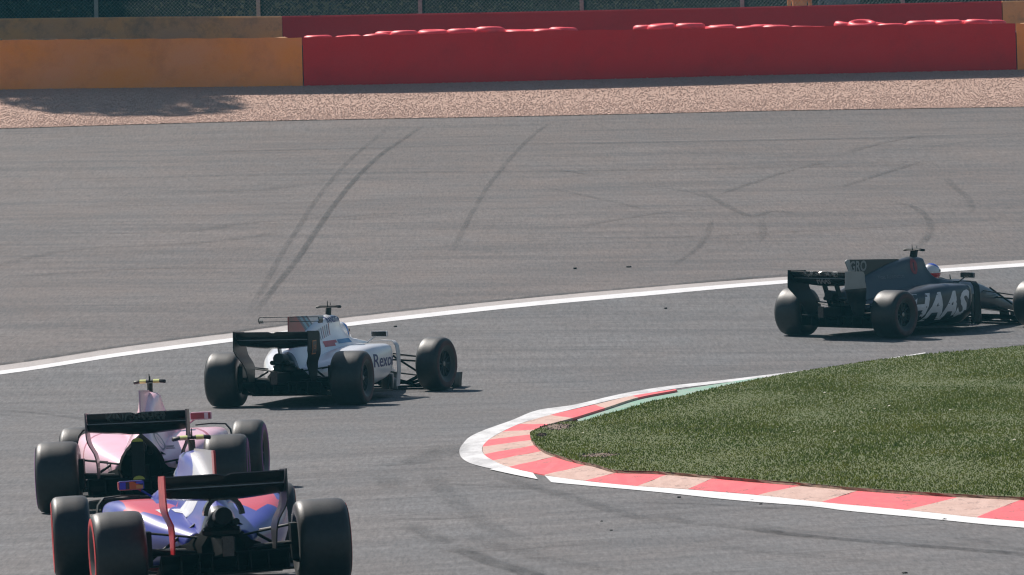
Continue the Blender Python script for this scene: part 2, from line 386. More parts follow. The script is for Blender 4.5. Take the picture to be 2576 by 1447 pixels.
def edge_dist(x, y):
    d = np.full(x.shape, 1e9); n = len(GP)
    for i in range(n - 1):
        ax, ay, bx, by = PX[i], PY[i], PX[i+1], PY[i+1]; vx, vy = bx-ax, by-ay
        t = np.clip(((x-ax)*vx + (y-ay)*vy) / (vx*vx+vy*vy+1e-12), 0, 1); d = np.minimum(d, np.hypot(x-ax-t*vx, y-ay-t*vy))
    return d
m, nt, b = nodes('turf_soil')
nt.links.new(ramp(nt, noise(nt, 3.0, 5), [(.3, (.075, .098, .020)), (.6, (.088, .105, .026)), (.8, (.10, .09, .036))]), b.inputs['Base Color']); b.inputs['Roughness'].default_value = .95; M_soil = m
TURF = .068
# soil sheet: triangulated polygon with a raised rim
bm = bmesh.new(); vv = [bm.verts.new((x, y, 0)) for x, y in poly]; f0 = bm.faces.new(vv); bmesh.ops.triangulate(bm, faces=[f0])
for _ in range(3): bmesh.ops.subdivide_edges(bm, edges=[e for e in bm.edges if e.calc_length() > 1.2], cuts=1, use_grid_fill=False)
bmesh.ops.triangulate(bm, faces=bm.faces[:])
for v in bm.verts: v.co.z = Zs(v.co.x, v.co.y) + TURF
me = bpy.data.meshes.new('turf'); bm.to_mesh(me); bm.free(); me.materials.append(M_soil)
turf = link(bpy.data.objects.new('turf', me), kind='structure')
V = []; F = []
for i, p in enumerate(GP):
    w_ = random.uniform(-.012, .012); V += [(p.x + w_, p.y + w_, Zs(p.x, p.y) - .03), (p.x + w_ * .5, p.y, Zs(p.x, p.y) + .04), (p.x - w_, p.y - w_, Zs(p.x, p.y) + TURF + .001)]
    if i: F += [(3*i-3, 3*i, 3*i+1, 3*i-2), (3*i-2, 3*i+1, 3*i+2, 3*i-1)]
mesh_obj('turf_edge', V, F, plain('turf_edge_soil', (.15, .085, .055), .95, var=.5, scale=6), kind='structure')

# bare earth patches where no grass grows (position, radii)
bare = [(at(2232, 1708, TURF), .17, 1.0), (at(2395, 1822, TURF), .20, .6), (at(2165, 1742, TURF), .05, .5)]
M_earth = plain('bare_earth', (.17, .115, .085), .95, var=.45, scale=14)
for p, rx, ry in bare:
    n_ = 40; V = [(p.x, p.y, Zs(p.x, p.y) + TURF + .010)]
    for i in range(n_):
        t = 2*math.pi*i/n_; q = random.uniform(.6, 1.15); x_, y_ = p.x + math.cos(t)*rx*q, p.y + math.sin(t)*ry*q; V.append((x_, y_, Zs(x_, y_) + TURF + .003))
    F = [(0, i + 1, (i + 1) % n_ + 1) for i in range(n_)]
    for i in range(90):
        t, q = random.uniform(0, 6.28), random.random() ** .6; x_, y_ = p.x + math.cos(t)*rx*q*1.15, p.y + math.sin(t)*ry*q*1.15; s_ = random.uniform(.006, .014); k = len(V); z_ = Zs(x_, y_) + TURF + .004
        V += [(x_ - s_, y_ - s_*.6, z_), (x_ + s_, y_ - s_*.5, z_), (x_ + s_*.2, y_ + s_, z_), (x_ + random.uniform(-.4, .4)*s_, y_, z_ + s_*1.1)]; F += [(k, k+1, k+3), (k+1, k+2, k+3), (k+2, k, k+3)]
    mesh_obj('bare_earth', V, F, M_earth, kind='structure')
def grass(n):
    x = RNG.uniform(PX.min(), 9.6, n * 3); y = RNG.uniform(PY.min(), PY.max(), n * 3); k = inside(x, y); x, y = x[k], y[k]
    keep = np.ones(len(x), bool)
    for p, rx, ry in bare: keep &= (((x-p.x)/rx)**2 + ((y-p.y)/ry)**2 > RNG.uniform(.1, 1.5, len(x)))
    x, y = x[keep][:n], y[keep][:n]
    near = edge_dist(x, y); n = len(x)
    patch = np.sin(x * 2.1 + np.sin(y * .5)) * np.sin(y * .35 + 1.3 * np.sin(x * .9))
    h = RNG.uniform(.012, .026, n) * (1 + .3 * patch) * np.where(near < .15, 1.15, 1.0)
    a = RNG.uniform(0, 2 * np.pi, n); w = RNG.uniform(.004, .007, n); la = RNG.uniform(0, 2 * np.pi, n); ln = RNG.uniform(.2, .9, n) * h
    dx, dy = np.cos(a) * w, np.sin(a) * w; z = Z(x, y) + TURF - .004
    b0 = np.stack([x - dx, y - dy, z], 1); b1 = np.stack([x + dx, y + dy, z], 1)
    mx, my = x + np.cos(la) * ln * .35, y + np.sin(la) * ln * .35
    m0 = np.stack([mx - dx * .8, my - dy * .8, z + h * .65], 1); m1 = np.stack([mx + dx * .8, my + dy * .8, z + h * .65], 1)
    t = np.stack([x + np.cos(la) * ln, y + np.sin(la) * ln, z + h], 1)
    V = np.stack([b0, b1, m1, m0, t], 1).reshape(-1, 3); i = 5 * np.arange(n)[:, None]
    T = np.concatenate([i + np.array([[0, 1, 2]]), i + np.array([[0, 2, 3]]), i + np.array([[3, 2, 4]])], 0)
    return V, T
m, nt, b = nodes('grass_blades'); geo = N(nt, 'ShaderNodeNewGeometry')
c1 = ramp(nt, geo.outputs['Random Per Island'], [(0, (.080, .112, .020)), (.5, (.092, .120, .024)), (.97, (.108, .128, .030)), (1, (.18, .17, .07))])
c2 = ramp(nt, noise(nt, .8, 4, stretch=(1, .45, 1)), [(.30, (.34, .42, .38)), (.5, (.5, .5, .48)), (.7, (.66, .58, .5))])
nt.links.new(mixc(nt, .8, c1, c2, 'OVERLAY'), b.inputs['Base Color']); b.inputs['Roughness'].default_value = .85; b.inputs['Specular IOR Level'].default_value = .08
tr = N(nt, 'ShaderNodeBsdfTranslucent'); nt.links.new(mixc(nt, .8, c1, c2, 'OVERLAY'), tr.inputs[0]); ms = N(nt, 'ShaderNodeMixShader'); ms.inputs[0].default_value = .45
out = nt.nodes['Material Output']; nt.links.new(b.outputs[0], ms.inputs[1]); nt.links.new(tr.outputs[0], ms.inputs[2]); nt.links.new(ms.outputs[0], out.inputs[0])
V, T = grass(230000)
go = numpy_tris('grass', V, T, m, kind='stuff'); go['label'] = 'short green turf inside the bend behind the red and cream kerb'; go['category'] = 'grass'

# small white flowers in the turf
M_petal = plain('flower_petal', (.8, .8, .74), .6); M_stem = plain('flower_stem', (.1, .2, .04), .7); M_eye = plain('flower_eye', (.7, .45, .05), .6)
pm = MB()
for i in range(8):
    t = i * math.pi / 4; c, s_ = math.cos(t), math.sin(t); q = lambda r, w, z: (c*r - s_*w, s_*r + c*w, z)
    pm.add([q(.004, 0, .056), q(.018, -.007, .061), q(.026, 0, .060), q(.018, .007, .061)], [(0, 1, 2, 3)])
st = MB().tube((0, 0, 0), (0, 0, .055), .002, .002, 5); ey = MB().tube((0, 0, .055), (0, 0, .063), .008, .006, 8)
pos = [(3160, 1600), (3300, 1572), (3312, 1576), (3560, 1625), (3445, 1651), (3498, 1636), (3110, 1708), (3108, 1727), (3340, 1727), (3178, 1728), (3320, 1817), (3700, 1770), (3695, 1800), (3910, 1403), (3930, 1402), (4040, 1595), (3990, 1572), (3630, 1572), (2335, 1733), (2400, 1742), (3800, 1640), (4060, 1760), (3550, 1790), (2985, 1712)]
proto = None
for k, (sx, sy) in enumerate(pos):
    p = at(sx, sy, .09); z = Zs(p.x, p.y) + TURF - .005
    if proto is None:
        e = empty('daisy', (p.x, p.y, z)); proto = (e, [pm.build('petals', M_petal, e), st.build('stem', M_stem, e), ey.build('flower_centre', M_eye, e)])
    else:
        e = empty('daisy', (p.x, p.y, z))
        for c in proto[1]:
            cc = c.copy(); COL.objects.link(cc); cc.parent = e
    e.rotation_euler = (random.uniform(-.5, .1), random.uniform(-.3, .3), random.uniform(0, 6)); e.scale = [random.uniform(.45, .7)] * 3
    e['label'] = 'tiny white daisy dotted among the short green turf'; e['category'] = 'flower'; e['group'] = 'white flowers scattered in the turf'

# ------------------------------------------------------------------ tyre marks on the asphalt (thin rubber films)
def rubber(name, strength):
    m, nt, b = nodes(name); uv = N(nt, 'ShaderNodeTexCoord'); sp = N(nt, 'ShaderNodeSeparateXYZ'); nt.links.new(uv.outputs['UV'], sp.inputs[0])
    e = math_(nt, 'MULTIPLY', math_(nt, 'SUBTRACT', 1.0, sp.outputs[0]), sp.outputs[0]); e = math_(nt, 'MINIMUM', math_(nt, 'MULTIPLY', e, 6.0), 1.0)
    ends = math_(nt, 'MULTIPLY', math_(nt, 'SUBTRACT', 1.0, sp.outputs[1]), sp.outputs[1]); ends = math_(nt, 'MINIMUM', math_(nt, 'MULTIPLY', ends, 8.0), 1.0)
    nz = ramp(nt, noise(nt, 1.2, 6, stretch=(4, .5, 1), rough=.75), [(.3, (.1, .1, .1)), (.62, (1, 1, 1))])
    f = math_(nt, 'MULTIPLY', math_(nt, 'MULTIPLY', e, ends), math_(nt, 'MULTIPLY', nz, strength))
    b.inputs['Base Color'].default_value = (.035, .035, .038, 1); b.inputs['Roughness'].default_value = .8
    t = N(nt, 'ShaderNodeBsdfTransparent'); mx = N(nt, 'ShaderNodeMixShader'); nt.links.new(f, mx.inputs[0]); nt.links.new(t.outputs[0], mx.inputs[1]); nt.links.new(b.outputs[0], mx.inputs[2])
    nt.links.new(mx.outputs[0], nt.nodes['Material Output'].inputs[0]); return m
RUB = [rubber('rubber_film_faint', .20), rubber('rubber_film', .30), rubber('rubber_film_dark', .55)]
def zA(x, y): return (x / 1.2578, 440 + y / 1.2578)
def zB(x, y): return (2048 + x / 1.2578, 400 + y / 1.2578)
def zC(x, y): return (1200 + x / 1.84, 1600 + y / 1.84)
def zD(x, y): return (2600 + x / 1.722, 1800 + y / 1.722)
zE = lambda x, y: (x, y)
marks = [(zE, 2, .30, [(x, y - 43 + .0025 * max(x, 0)) for x, y in far_line[3:-1]]), (zA, 2, .13, [(2170, 46), (1960, 190), (1820, 310), (1700, 450), (1600, 590), (1500, 740), (1380, 890), (1270, 1030)]),
 (zA, 1, .12, [(1995, 50), (1790, 220), (1660, 360), (1570, 480), (1500, 590), (1410, 730), (1330, 880), (1230, 1040)]),
 (zA, 1, .12, [(2790, 52), (2700, 110), (2590, 215), (2470, 360), (2400, 470), (2350, 560), (2260, 740)]),
 (zA, 0, .5, [(0, 350), (700, 340), (1300, 325), (2000, 312), (2576, 310), (4100, 285), (5100, 255)]), (zA, 1, .4, [(880, 212), (1300, 203), (1960, 188), (2576, 172), (3900, 150), (5150, 120)]),
 (zA, 0, .35, [(-100, 800), (330, 705), (760, 680), (1160, 650), (1450, 600)]), (zA, 0, .4, [(0, 485), (600, 480), (1300, 470), (2200, 440)]), (zA, 0, .5, [(900, 410), (1300, 400), (1500, 372)]),
 (zA, 0, .4, [(0, 840), (600, 800), (1200, 780)]), (zA, 0, .4, [(100, 620), (900, 610), (1300, 560), (2300, 500)]), (zA, 0, .3, [(1650, 555), (2000, 530), (2300, 510)]),
 (zB, 1, 0.17, [(330, 632), (740, 565), (1080, 538)]), (zB, 0, 0.17, [(130, 430), (400, 485), (720, 556)]), (zB, 1, 0.17, [(930, 440), (1100, 540), (1210, 580), (1310, 553), (1430, 572)]),
 (zB, 1, 0.16, [(1860, 500), (2000, 528), (2080, 580), (2105, 640), (2085, 690), (2020, 745)]), (zB, 1, 0.12, [(1005, 590), (985, 655), (930, 740), (790, 840)]),
 (zB, 1, 0.17, [(1030, 475), (1200, 415), (1400, 350), (1650, 290)]), (zB, 1, 0.17, [(1640, 440), (1850, 370), (2090, 295)]), (zB, 0, 0.17, [(2170, 380), (2230, 440), (2300, 500), (2310, 560)]),
 (zB, 0, 0.40, [(0, 350), (300, 345), (900, 340), (1550, 320), (2576, 298)]), (zB, 1, 0.14, [(60, 345), (250, 350), (420, 380)]), (zB, 0, 0.17, [(1250, 590), (1262, 660), (1240, 710)]),
 (zB, 1, 0.17, [(1680, 262), (1850, 215), (2100, 165)]), (zB, 0, 0.40, [(0, 700), (900, 680), (1700, 640), (2500, 600)]), (zB, 0, 0.17, [(1850, 265), (2250, 215), (2576, 170)]), (zB, 0, 0.17, [(700, 430), (860, 450), (1000, 490)]),
 (zC, 2, .22, [(1080, 1062), (1250, 1112), (1400, 1170), (1600, 1230), (1800, 1295)]), (zC, 1, .22, [(780, 895), (950, 980), (1080, 1040)]), (zC, 0, .25, [(990, 500), (1000, 600), (1060, 655), (1200, 785), (1390, 915), (1700, 1040)]),
 (zC, 1, .22, [(1450, 540), (1700, 615), (1900, 672), (2330, 800), (2700, 890)]), (zC, 0, .3, [(800, 590), (1400, 608), (1800, 640)]), (zC, 1, .6, [(560, 470), (800, 440), (980, 390), (1200, 300)]), (zC, 0, .3, [(620, 850), (1000, 850), (1300, 840)]), (zC, 0, .35, [(500, 560), (650, 560), (670, 640)]),
 (zC, 0, .25, [(900, 1100), (1500, 1075), (1850, 1050), (2500, 1010)]), (zC, 0, .25, [(1200, 960), (1500, 1060), (1900, 1160), (2500, 1260)]),
 (zD, 1, .16, [(-150, 335), (400, 350), (900, 377), (1350, 380)]), (zD, 1, .22, [(0, 412), (250, 470), (700, 515), (900, 545)]), (zD, 2, .22, [(650, 508), (900, 545), (1200, 575), (1800, 625), (2300, 665), (2700, 700)]), (zD, 0, .2, [(1250, 510), (1800, 487), (2050, 482)]), (zD, 1, .16, [(2020, 560), (2300, 605), (2650, 670)]), (zD, 0, .25, [(300, 620), (900, 680), (1700, 760)]),
 (zA, 0, .22, [(150, 1530), (-200, 1500)]), (zA, 1, .22, [(0, 1494), (200, 1512), (420, 1540), (640, 1590)])]
for k, (zf, st_, w, pts) in enumerate(marks):
    dz = .012 + .0006 * k; P = catmull([at(*zf(*p), dz) for p in pts], 8); V = []; F = []; UV = []
    for i, p in enumerate(P):
        t = (P[min(i+1, len(P)-1)] - P[max(i-1, 0)]); t.z = 0; t.normalize(); n = Vector((-t.y, t.x, 0))
        for s in (-1, -.33, .33, 1):
            q = p + n * s * w / 2; V.append((q.x, q.y, Zs(q.x, q.y) + dz)); UV.append(((s + 1) / 2, i / (len(P) - 1)))
    for i in range(len(P) - 1):
        for k2 in range(3): F.append((i*4+k2, i*4+k2+1, (i+1)*4+k2+1, (i+1)*4+k2))
    o = mesh_obj('tyre_mark', V, F, RUB[st_], smooth=True, kind='structure')
    ul = o.data.uv_layers.new(name='UVMap')
    for lp in o.data.loops: ul.data[lp.index].uv = UV[lp.vertex_index]

# bits of rubber lying on the asphalt
M_rub = plain('rubber_crumb', (.02, .02, .022), .8)
bits = [(zB(317, 851), .09, 'flat black scrap of rubber on the run-off beyond the white line'), (zB(587, 843), .08, 'upright black rubber scrap on the run-off near the white line'), (zB(773, 1051), .07, 'small black crumb on the track left of the grey car'),
        (zA(1990, 1092), .07, 'small dark crumb on the track right of the white car'), (zD(200, 330), .07, 'black rubber crumb just below the near white kerb line'), (zD(763, 376), .06, 'black crumb on the near dark rubber streak'), (zD(705, 346), .05, 'tiny black crumb touching the near white line'),
        (zD(2030, 483), .07, 'black rubber crumb below the white line near the right edge'), (zD(1755, 851), .07, 'lone black crumb low on the near asphalt'), (zC(2220, 895), .05, 'tiny reddish black crumb on the open near asphalt'), (zC(2290, 962), .05, 'tiny black crumb in the middle of the near asphalt'), (zC(2048, 132), .10, 'dark clod at the end of the green strip beside the kerb')]
for (sx, sy), r, lab in bits:
    r *= .45 if sy > 1700 else .7
    bm = bmesh.new(); bmesh.ops.create_icosphere(bm, subdivisions=2, radius=r / 2)
    for v in bm.verts: v.co = Vector((v.co.x * 1.5, v.co.y * 1.1, v.co.z * .55)) * random.uniform(.7, 1.25)
    me = bpy.data.meshes.new('rubber_scrap'); bm.to_mesh(me); bm.free(); me.materials.append(M_rub)
    p = at(sx, sy); o = link(bpy.data.objects.new('rubber_scrap', me), label=lab, cat='rubber scrap', group='scraps of rubber on the asphalt'); o.location = (p.x, p.y, Zs(p.x, p.y) + r * .2); o.rotation_euler = (0, 0, random.uniform(0, 3))

# ------------------------------------------------------------------ barriers
def belt_mat(name, col, dusty, dark, am):
    m, nt, b = nodes(name)
    f = ramp(nt, noise(nt, .55, 6, stretch=(1, 1, 1.6), rough=.6), [(.38, (0, 0, 0)), (.68, (1, 1, 1))]); g = ramp(nt, noise(nt, 1.6, 6, rough=.7), [(.50, (0, 0, 0)), (.75, (1, 1, 1))])
    c = mixc(nt, math_(nt, 'MULTIPLY', f, am), col, dusty); c = mixc(nt, math_(nt, 'MULTIPLY', g, am * .8), c, dark)
    c = mixc(nt, .3, c, ramp(nt, noise(nt, 40, 2), [(.3, (.4, .4, .4)), (.7, (.6, .6, .6))]), 'OVERLAY')
    nt.links.new(c, b.inputs['Base Color']); b.inputs['Roughness'].default_value = .85; b.inputs['Specular IOR Level'].default_value = .15; bump(nt, b, noise(nt, 6, 4), .3, .02); return m
M_or = belt_mat('orange_belt', (.95, .32, .055), (.90, .36, .17), (.66, .22, .07), .7)
M_rd = belt_mat('red_belt', (.60, .008, .014), (.58, .022, .028), (.40, .010, .014), .6)
M_or2 = belt_mat('orange_back_wall', (.72, .34, .12), (.55, .30, .17), (.16, .12, .08), .9)  # orange broken up by random dull and dark brown patches
M_rd2 = belt_mat('red_back_wall', (.42, .014, .024), (.40, .02, .03), (.27, .012, .018), .5)
M_core = plain('barrier_core', (.03, .03, .03), .9)
M_rt = plain('red_tyre_paint', (.92, .055, .085), .5, var=.1, scale=6); M_ot = plain('orange_tyre_paint', (.50, .26, .11), .7, var=.3, scale=6)
def wx(sx, d): return (sx * .62890625 - 1288) / FOC * d
D_W = 205.0
def top_z(sx, sy, y):           # height of a point at distance y seen at photo row sy
    u = (sx * .62890625 - 1288) / FOC; v = (723.5 - sy * .62890625) / FOC; d = CX * u + CU * v + _F
    return CAM_H + d.z / d.y * y
# torus for barrier tyres
def torus(R, r, nu=20, nv=8):
    V = []; F = []
    for i in range(nu):
        a = 2*math.pi*i/nu
        for j in range(nv):
            b_ = 2*math.pi*j/nv; rr = R + r*math.cos(b_)*.9; V.append((rr*math.cos(a), rr*math.sin(a), r*math.sin(b_)))
    for i in range(nu):
        for j in range(nv): F.append((i*nv+j, ((i+1) % nu)*nv+j, ((i+1) % nu)*nv+(j+1) % nv, i*nv+(j+1) % nv))
    return V, F
TV, TF = torus(.235, .095)
def barrier(name, sx0, sx1, top, mat, tyre_mat, label, tyres):
    x0, x1 = wx(sx0, D_W), wx(sx1, D_W); cx_ = (x0 + x1) / 2; root = empty(name, (cx_, wall_y(cx_), Zs(cx_, wall_y(cx_))), label=label, cat='barrier', group='front tyre barrier along the gravel')
    ox, oy, oz = root.location; n = max(2, int((x1 - x0) / .25)); rows = 6
    G = []
    for i in range(n + 1):
        x = x0 + (x1 - x0) * i / n; y = wall_y(x); zb = Zs(x, y) - .02; zt = top_z((x / D_W * FOC + 1288) / .62890625, top((x / D_W * FOC + 1288) / .62890625), y); r = []
        wob = .025 * math.sin(x * 2.9) + .02 * math.sin(x * 1.3 + 1)
        for k in range(rows + 1):
            t = k / rows; r.append((x - ox, y - oy + wob * math.sin(t * 3.0) - .06 * (1 - t), zb + (zt - zb) * t - oz + (.008 * math.sin(x * 7) if k == rows else 0)))
        G.append(r)
    MB().sheet(G, .03).build('belt', mat, root, smooth=True, angle=40)
    c = MB(); rings = []
    for i in range(n + 1):
        x = x0 + (x1 - x0) * i / n; y = wall_y(x); zb = Zs(x, y) - .02 - oz; zt = G[i][-1][2] - .16
        rings.append([(x - ox, y - oy + .05, zb), (x - ox, y - oy + 1.2, zb), (x - ox, y - oy + 1.2, zt), (x - ox, y - oy + .05, zt)])
    c.rings(rings).build('core', M_core, root)
    tm = bpy.data.meshes.new('tyre'); tm.from_pydata(TV, [], TF); tm.polygons.foreach_set('use_smooth', [True] * len(TF)); tm.materials.append(tyre_mat)
    for row, (x, dy) in enumerate(((x0 + .34, .37), (x0 + .65, .90))):
        while x < x1 - .3:
            s = (x / D_W * FOC + 1288) / .62890625; up, tilt = tyres(s)
            if up is not None:
                i = min(n, int((x - x0) / (x1 - x0) * n)); zt = G[i][-1][2]; t = bpy.data.objects.new('tyre', tm); link(t, root); t.scale = (random.uniform(.97, 1.12), random.uniform(.97, 1.1), random.uniform(.75, 1.0))
                t.location = (x - ox + random.uniform(-.03, .03), wall_y(x) - oy + dy + random.uniform(-.02, .04), zt + up - .085 + random.uniform(-.034, .008) - .018 * row)
                t.rotation_euler = (tilt + random.uniform(-.05, .05), random.uniform(-.06, .06), random.uniform(0, 3))
            x += .63
    return root
front_top = lambda s: float(np.interp(s, [-1900, -600, 0, 1237, 2270, 2600, 3400, 3900, 4400], [192, 172, 160, 150, 121, 118, 103, 96, 90]))
def red_t(s):
    if s < 1300: return .035, 0
    if s < 1570: return .045, 0
    if s < 1770: return .105, 0
    if s < 2000: return .12, .02
    if s < 2280: return .05 + .03 * random.random(), .02
    if s < 2590: return None, 0
    if s < 2830: return .12, 0
    if s < 3180: return .07, 0
    if s < 3360: return .045, 0
    if s < 3420: return None, 0
    if s < 3560: return .10, .22
    if s < 3700: return .05, 0
    return .10 + .05 * random.random(), .04
barrier('tyre_barrier', -1800, 1236, front_top, M_or, M_ot, 'long orange belt-faced tyre barrier at the left behind the gravel', lambda s: (.0 + .05 * random.random() if s < 620 else -.02, 0))
barrier('tyre_barrier', 1240, 4084, front_top, M_rd, M_rt, 'long red belt-faced tyre barrier behind the gravel with bright red tyre tops', red_t)
barrier('tyre_barrier', 4088, 4700, front_top, M_or, M_ot, 'orange barrier end just showing at the right edge beside the long red one', lambda s: (.03, 0))

D_B = 212.0
def back_wall(sx0, sx1, mat, label):
    x0, x1 = wx(sx0, D_B), wx(sx1, D_B); ctop = lambda s: float(np.interp(s, [-1900, -700, 0, 700, 1158, 2048, 3000, 4096, 4800], [103, 85, 74, 66, 64, 48, 28, 2, -12])); n = max(2, int((x1 - x0) / .5)); rings = []
    c = (x0 + x1) / 2; root = Vector((c, D_B, Zs(c, D_B)))
    for i in range(n + 1):
        x = x0 + (x1 - x0) * i / n; s = (x / D_B * FOC + 1288) / .62890625; zt = top_z(s, ctop(s), D_B); zb = Zs(x, D_B + .2) - .05
        rings.append([(x - root.x, y, z - root.z) for y, z in ((-.18, zb), (.22, zb), (.20, zt - .03), (.17, zt), (-.10, zt), (-.13, zt - .03))])
    o = MB().rings(rings).build('back_wall', mat, label=label, cat='wall', group='wall behind the tyre barrier'); o.location = root; return o
back_wall(-1800, 1156, M_or2, 'dark-mottled orange wall behind the orange barrier, below the wire fence')
back_wall(1158, 4034, M_rd2, 'long dark red wall behind the red tyre barrier, below the wire fence')
back_wall(4037, 4700, M_or2, 'short dull yellow-orange wall at the top right corner behind the red barrier')

# fence: posts, rail and chain-link mesh
M_post = plain('fence_post_steel', (.34, .35, .33), .5, .3); M_wire = plain('fence_wire', (.16, .18, .17), .55, .4)
D_F = 213.6
fx0 = wx(-500, D_F); fence = empty('wire_fence', (0, D_F, Zs(0, D_F)), label='tall chain-link fence on grey posts behind the coloured walls', cat='fence'); fz = fence.location.z
for sx in (-232, 415, 1063, 1710, 2356, 2998, 3640, 4290):
    x = wx(sx, D_F); zb = Zs(x, D_F) - fz - .1
    MB().box(x - .045, x + .045, -.04, .04, zb, zb + 4.2).add([(x-.05, -.05, zb+4.2), (x+.05, -.05, zb+4.2), (x+.05, .05, zb+4.2), (x-.05, .05, zb+4.2), (x, 0, zb+4.24)], [(0,1,4),(1,2,4),(2,3,4),(3,0,4),(3,2,1,0)]).build('post', M_post, fence)
for h in (1.02, 3.9):
    r = MB(); xa = np.linspace(-14.5, 14.5, 16)
    for a, c in zip(xa[:-1], xa[1:]): r.tube((a, -.06, Zs(a, D_F) - fz + h), (c, -.06, Zs(c, D_F) - fz + h), .02, .02, 6)
    r.build('rail', M_post, fence)
V = []; T = []; pitch = .085; hh = 3.9
for sgn in (1, -1):
    for x in np.arange(-19, 19, pitch):
        a = np.array([x, -.05, .1]); b_ = np.array([x + sgn * hh, -.05, .1 + hh]); k = len(V)
        if max(a[0], b_[0]) < -14.4 or min(a[0], b_[0]) > 14.4: continue
        za, zb_ = Zs(0, D_F) - fz - .007 * a[0], -.007 * b_[0]
        w = .0022; V += [(a[0]-w, a[1], a[2]+za), (a[0]+w, a[1], a[2]+za), (b_[0]+w, b_[1], b_[2]+zb_), (b_[0]-w, b_[1], b_[2]+zb_), (a[0], a[1]-w*2, a[2]+za), (b_[0], b_[1]-w*2, b_[2]+zb_)]
        T += [(k, k+1, k+2, k+3), (k, k+3, k+5, k+4), (k+1, k+4, k+5, k+2)]
o = mesh_obj('chain_link', V, T, M_wire, fence, kind='stuff')

# ------------------------------------------------------------------ wood behind the fence, shading trees
M_leaf, nt, b = nodes('dark_leaves'); geo = N(nt, 'ShaderNodeNewGeometry')
nt.links.new(ramp(nt, geo.outputs['Random Per Island'], [(0, (.007, .016, .010)), (.6, (.012, .026, .013)), (1, (.022, .04, .018))]), b.inputs['Base Color']); b.inputs['Roughness'].default_value = .9; b.inputs['Specular IOR Level'].default_value = .1
M_bark = plain('bark', (.06, .045, .035), .9, var=.3, scale=5)
def leaves(centres, radii, n, size):
    c = np.array(centres); r = np.array(radii); k = RNG.integers(0, len(c), n); d = RNG.normal(size=(n, 3)); d /= np.linalg.norm(d, axis=1)[:, None]
    P = c[k] + d * r[k] * (RNG.random(n) ** .35)[:, None]
    a = RNG.normal(size=(n, 3)); a /= np.linalg.norm(a, axis=1)[:, None]; b_ = np.cross(a, RNG.normal(size=(n, 3))); b_ /= np.linalg.norm(b_, axis=1)[:, None]
    s = RNG.uniform(.6, 1.3, n)[:, None] * size
    V = np.stack([P - a*s, P + b_*s*.5, P + a*s, P - b_*s*.5], 1).reshape(-1, 3); return V, np.arange(4 * n).reshape(-1, 4)
cs = []; rs = []
for i in range(170):
    x = random.uniform(-22, 22); y = random.uniform(219.5, 227); z = Zs(x, y) + random.uniform(0, 4.5); cs.append((x, y, z)); rs.append((1.6, 1.3, 1.3))
V, T = leaves(cs, rs, 130000, .10)
o = numpy_tris('wood', V, T, M_leaf, kind='stuff'); o['label'] = 'dense dark undergrowth and wood behind the wire fence'; o['category'] = 'wood'
bank = MB(); r_ = []
for x in np.linspace(-26, 26, 27):
    r_.append([(x, 226, Zs(x, 226) - .3), (x, 236, Zs(x, 236) - .3), (x, 236, Zs(x, 236) + 9 + random.uniform(-1, 1)), (x, 228 + random.uniform(-.6, .6), Zs(x, 228) + 4 + random.uniform(-.5, .5))])
bo = bank.rings(r_).build('wooded_bank', M_ground, kind='structure')
random.seed(11); RNG = np.random.default_rng(11)
def tree(x, y, h, lab, n=5200, cw=3.0):
    z = Zs(x, y); root = empty('tree', (x, y, z), label=lab, cat='tree', group='trees behind the fence'); t = MB(); pr = (0, 0, -.3)
    for k in range(5):
        q = (random.uniform(-.15, .15), random.uniform(-.15, .15), h * .16 * (k + 1)); t.tube(pr, q, .26 - .035 * k, .26 - .035 * (k + 1), 9); pr = q
    cc = []; rr = []
    for k in range(9):
        a = k * 2.4; e = (math.cos(a) * cw * .55, math.sin(a) * cw * .55, h * random.uniform(.55, .95)); t.tube((0, 0, h * .45), e, .09, .03, 6); cc.append(e); rr.append((cw * .55, cw * .55, h * .16))
    cc.append((0, 0, h * .8)); rr.append((cw * .6, cw * .6, h * .2))
    t.build('trunk', M_bark, root); V, T = leaves(cc, rr, n, .2); numpy_tris('crown', V, T, M_leaf, root)
tree(-18.9, 220.3, 18.5, 'tall dense tree beyond the left edge, shading the gravel below the orange barrier', 30000, 4.2)
tree(-28.6, 221.5, 18, 'second tall tree beyond the left edge behind the orange wall', 20000, 4.6)
for k, (x, y, lab) in enumerate(((-13.5, 231, 'tall dark tree behind the fence at the left, above the orange wall'), (-8.5, 234, 'dark tree behind the fence left of centre'), (-3.0, 231, 'dark tree behind the fence just left of the middle'), (2.5, 234, 'dark tree behind the fence just right of the middle'),
        (8.0, 231, 'dark tree behind the fence right of centre, beyond the people'), (13.5, 233, 'dark tree behind the fence near the top right corner'))):
    tree(x, y, 16.5 + (k % 3), lab, 13000, 4.2)

# ------------------------------------------------------------------ racing cars  (car space: x forward from the rear axle, y left, z up)
RAKE = .09
def rk(p): return (p[0], p[1], p[2] + RAKE * (1 - p[0] / 3.6))
WB = 3.6
M_carbon = plain('carbon_black', (.007, .008, .009), .55, var=.3, scale=20, spec=.25)
M_matte = plain('matte_black', (.004, .0045, .005), .9, var=.3, scale=20, spec=.05)
M_gloss = plain('gloss_black', (.012, .012, .014), .22, var=.2, scale=8)
M_steel = plain('dull_metal', (.30, .29, .28), .4, .8)
M_rim = plain('rim_metal', (.05, .05, .053), .45, .6)
M_rimlit = plain('rim_bright', (.42, .41, .40), .35, .8)
M_yel = plain('hi_vis_yellow', (.62, .66, .22), .5); M_yg = plain('hi_vis_dull', (.40, .42, .07), .6)
m, nt, b = nodes('tyre_rubber')
nt.links.new(ramp(nt, noise(nt, 22, 4), [(.3, (.010, .010, .011)), (.7, (.022, .021, .021))]), b.inputs['Base Color'])
b.inputs['Roughness'].default_value = .50; b.inputs['Specular IOR Level'].default_value = .6
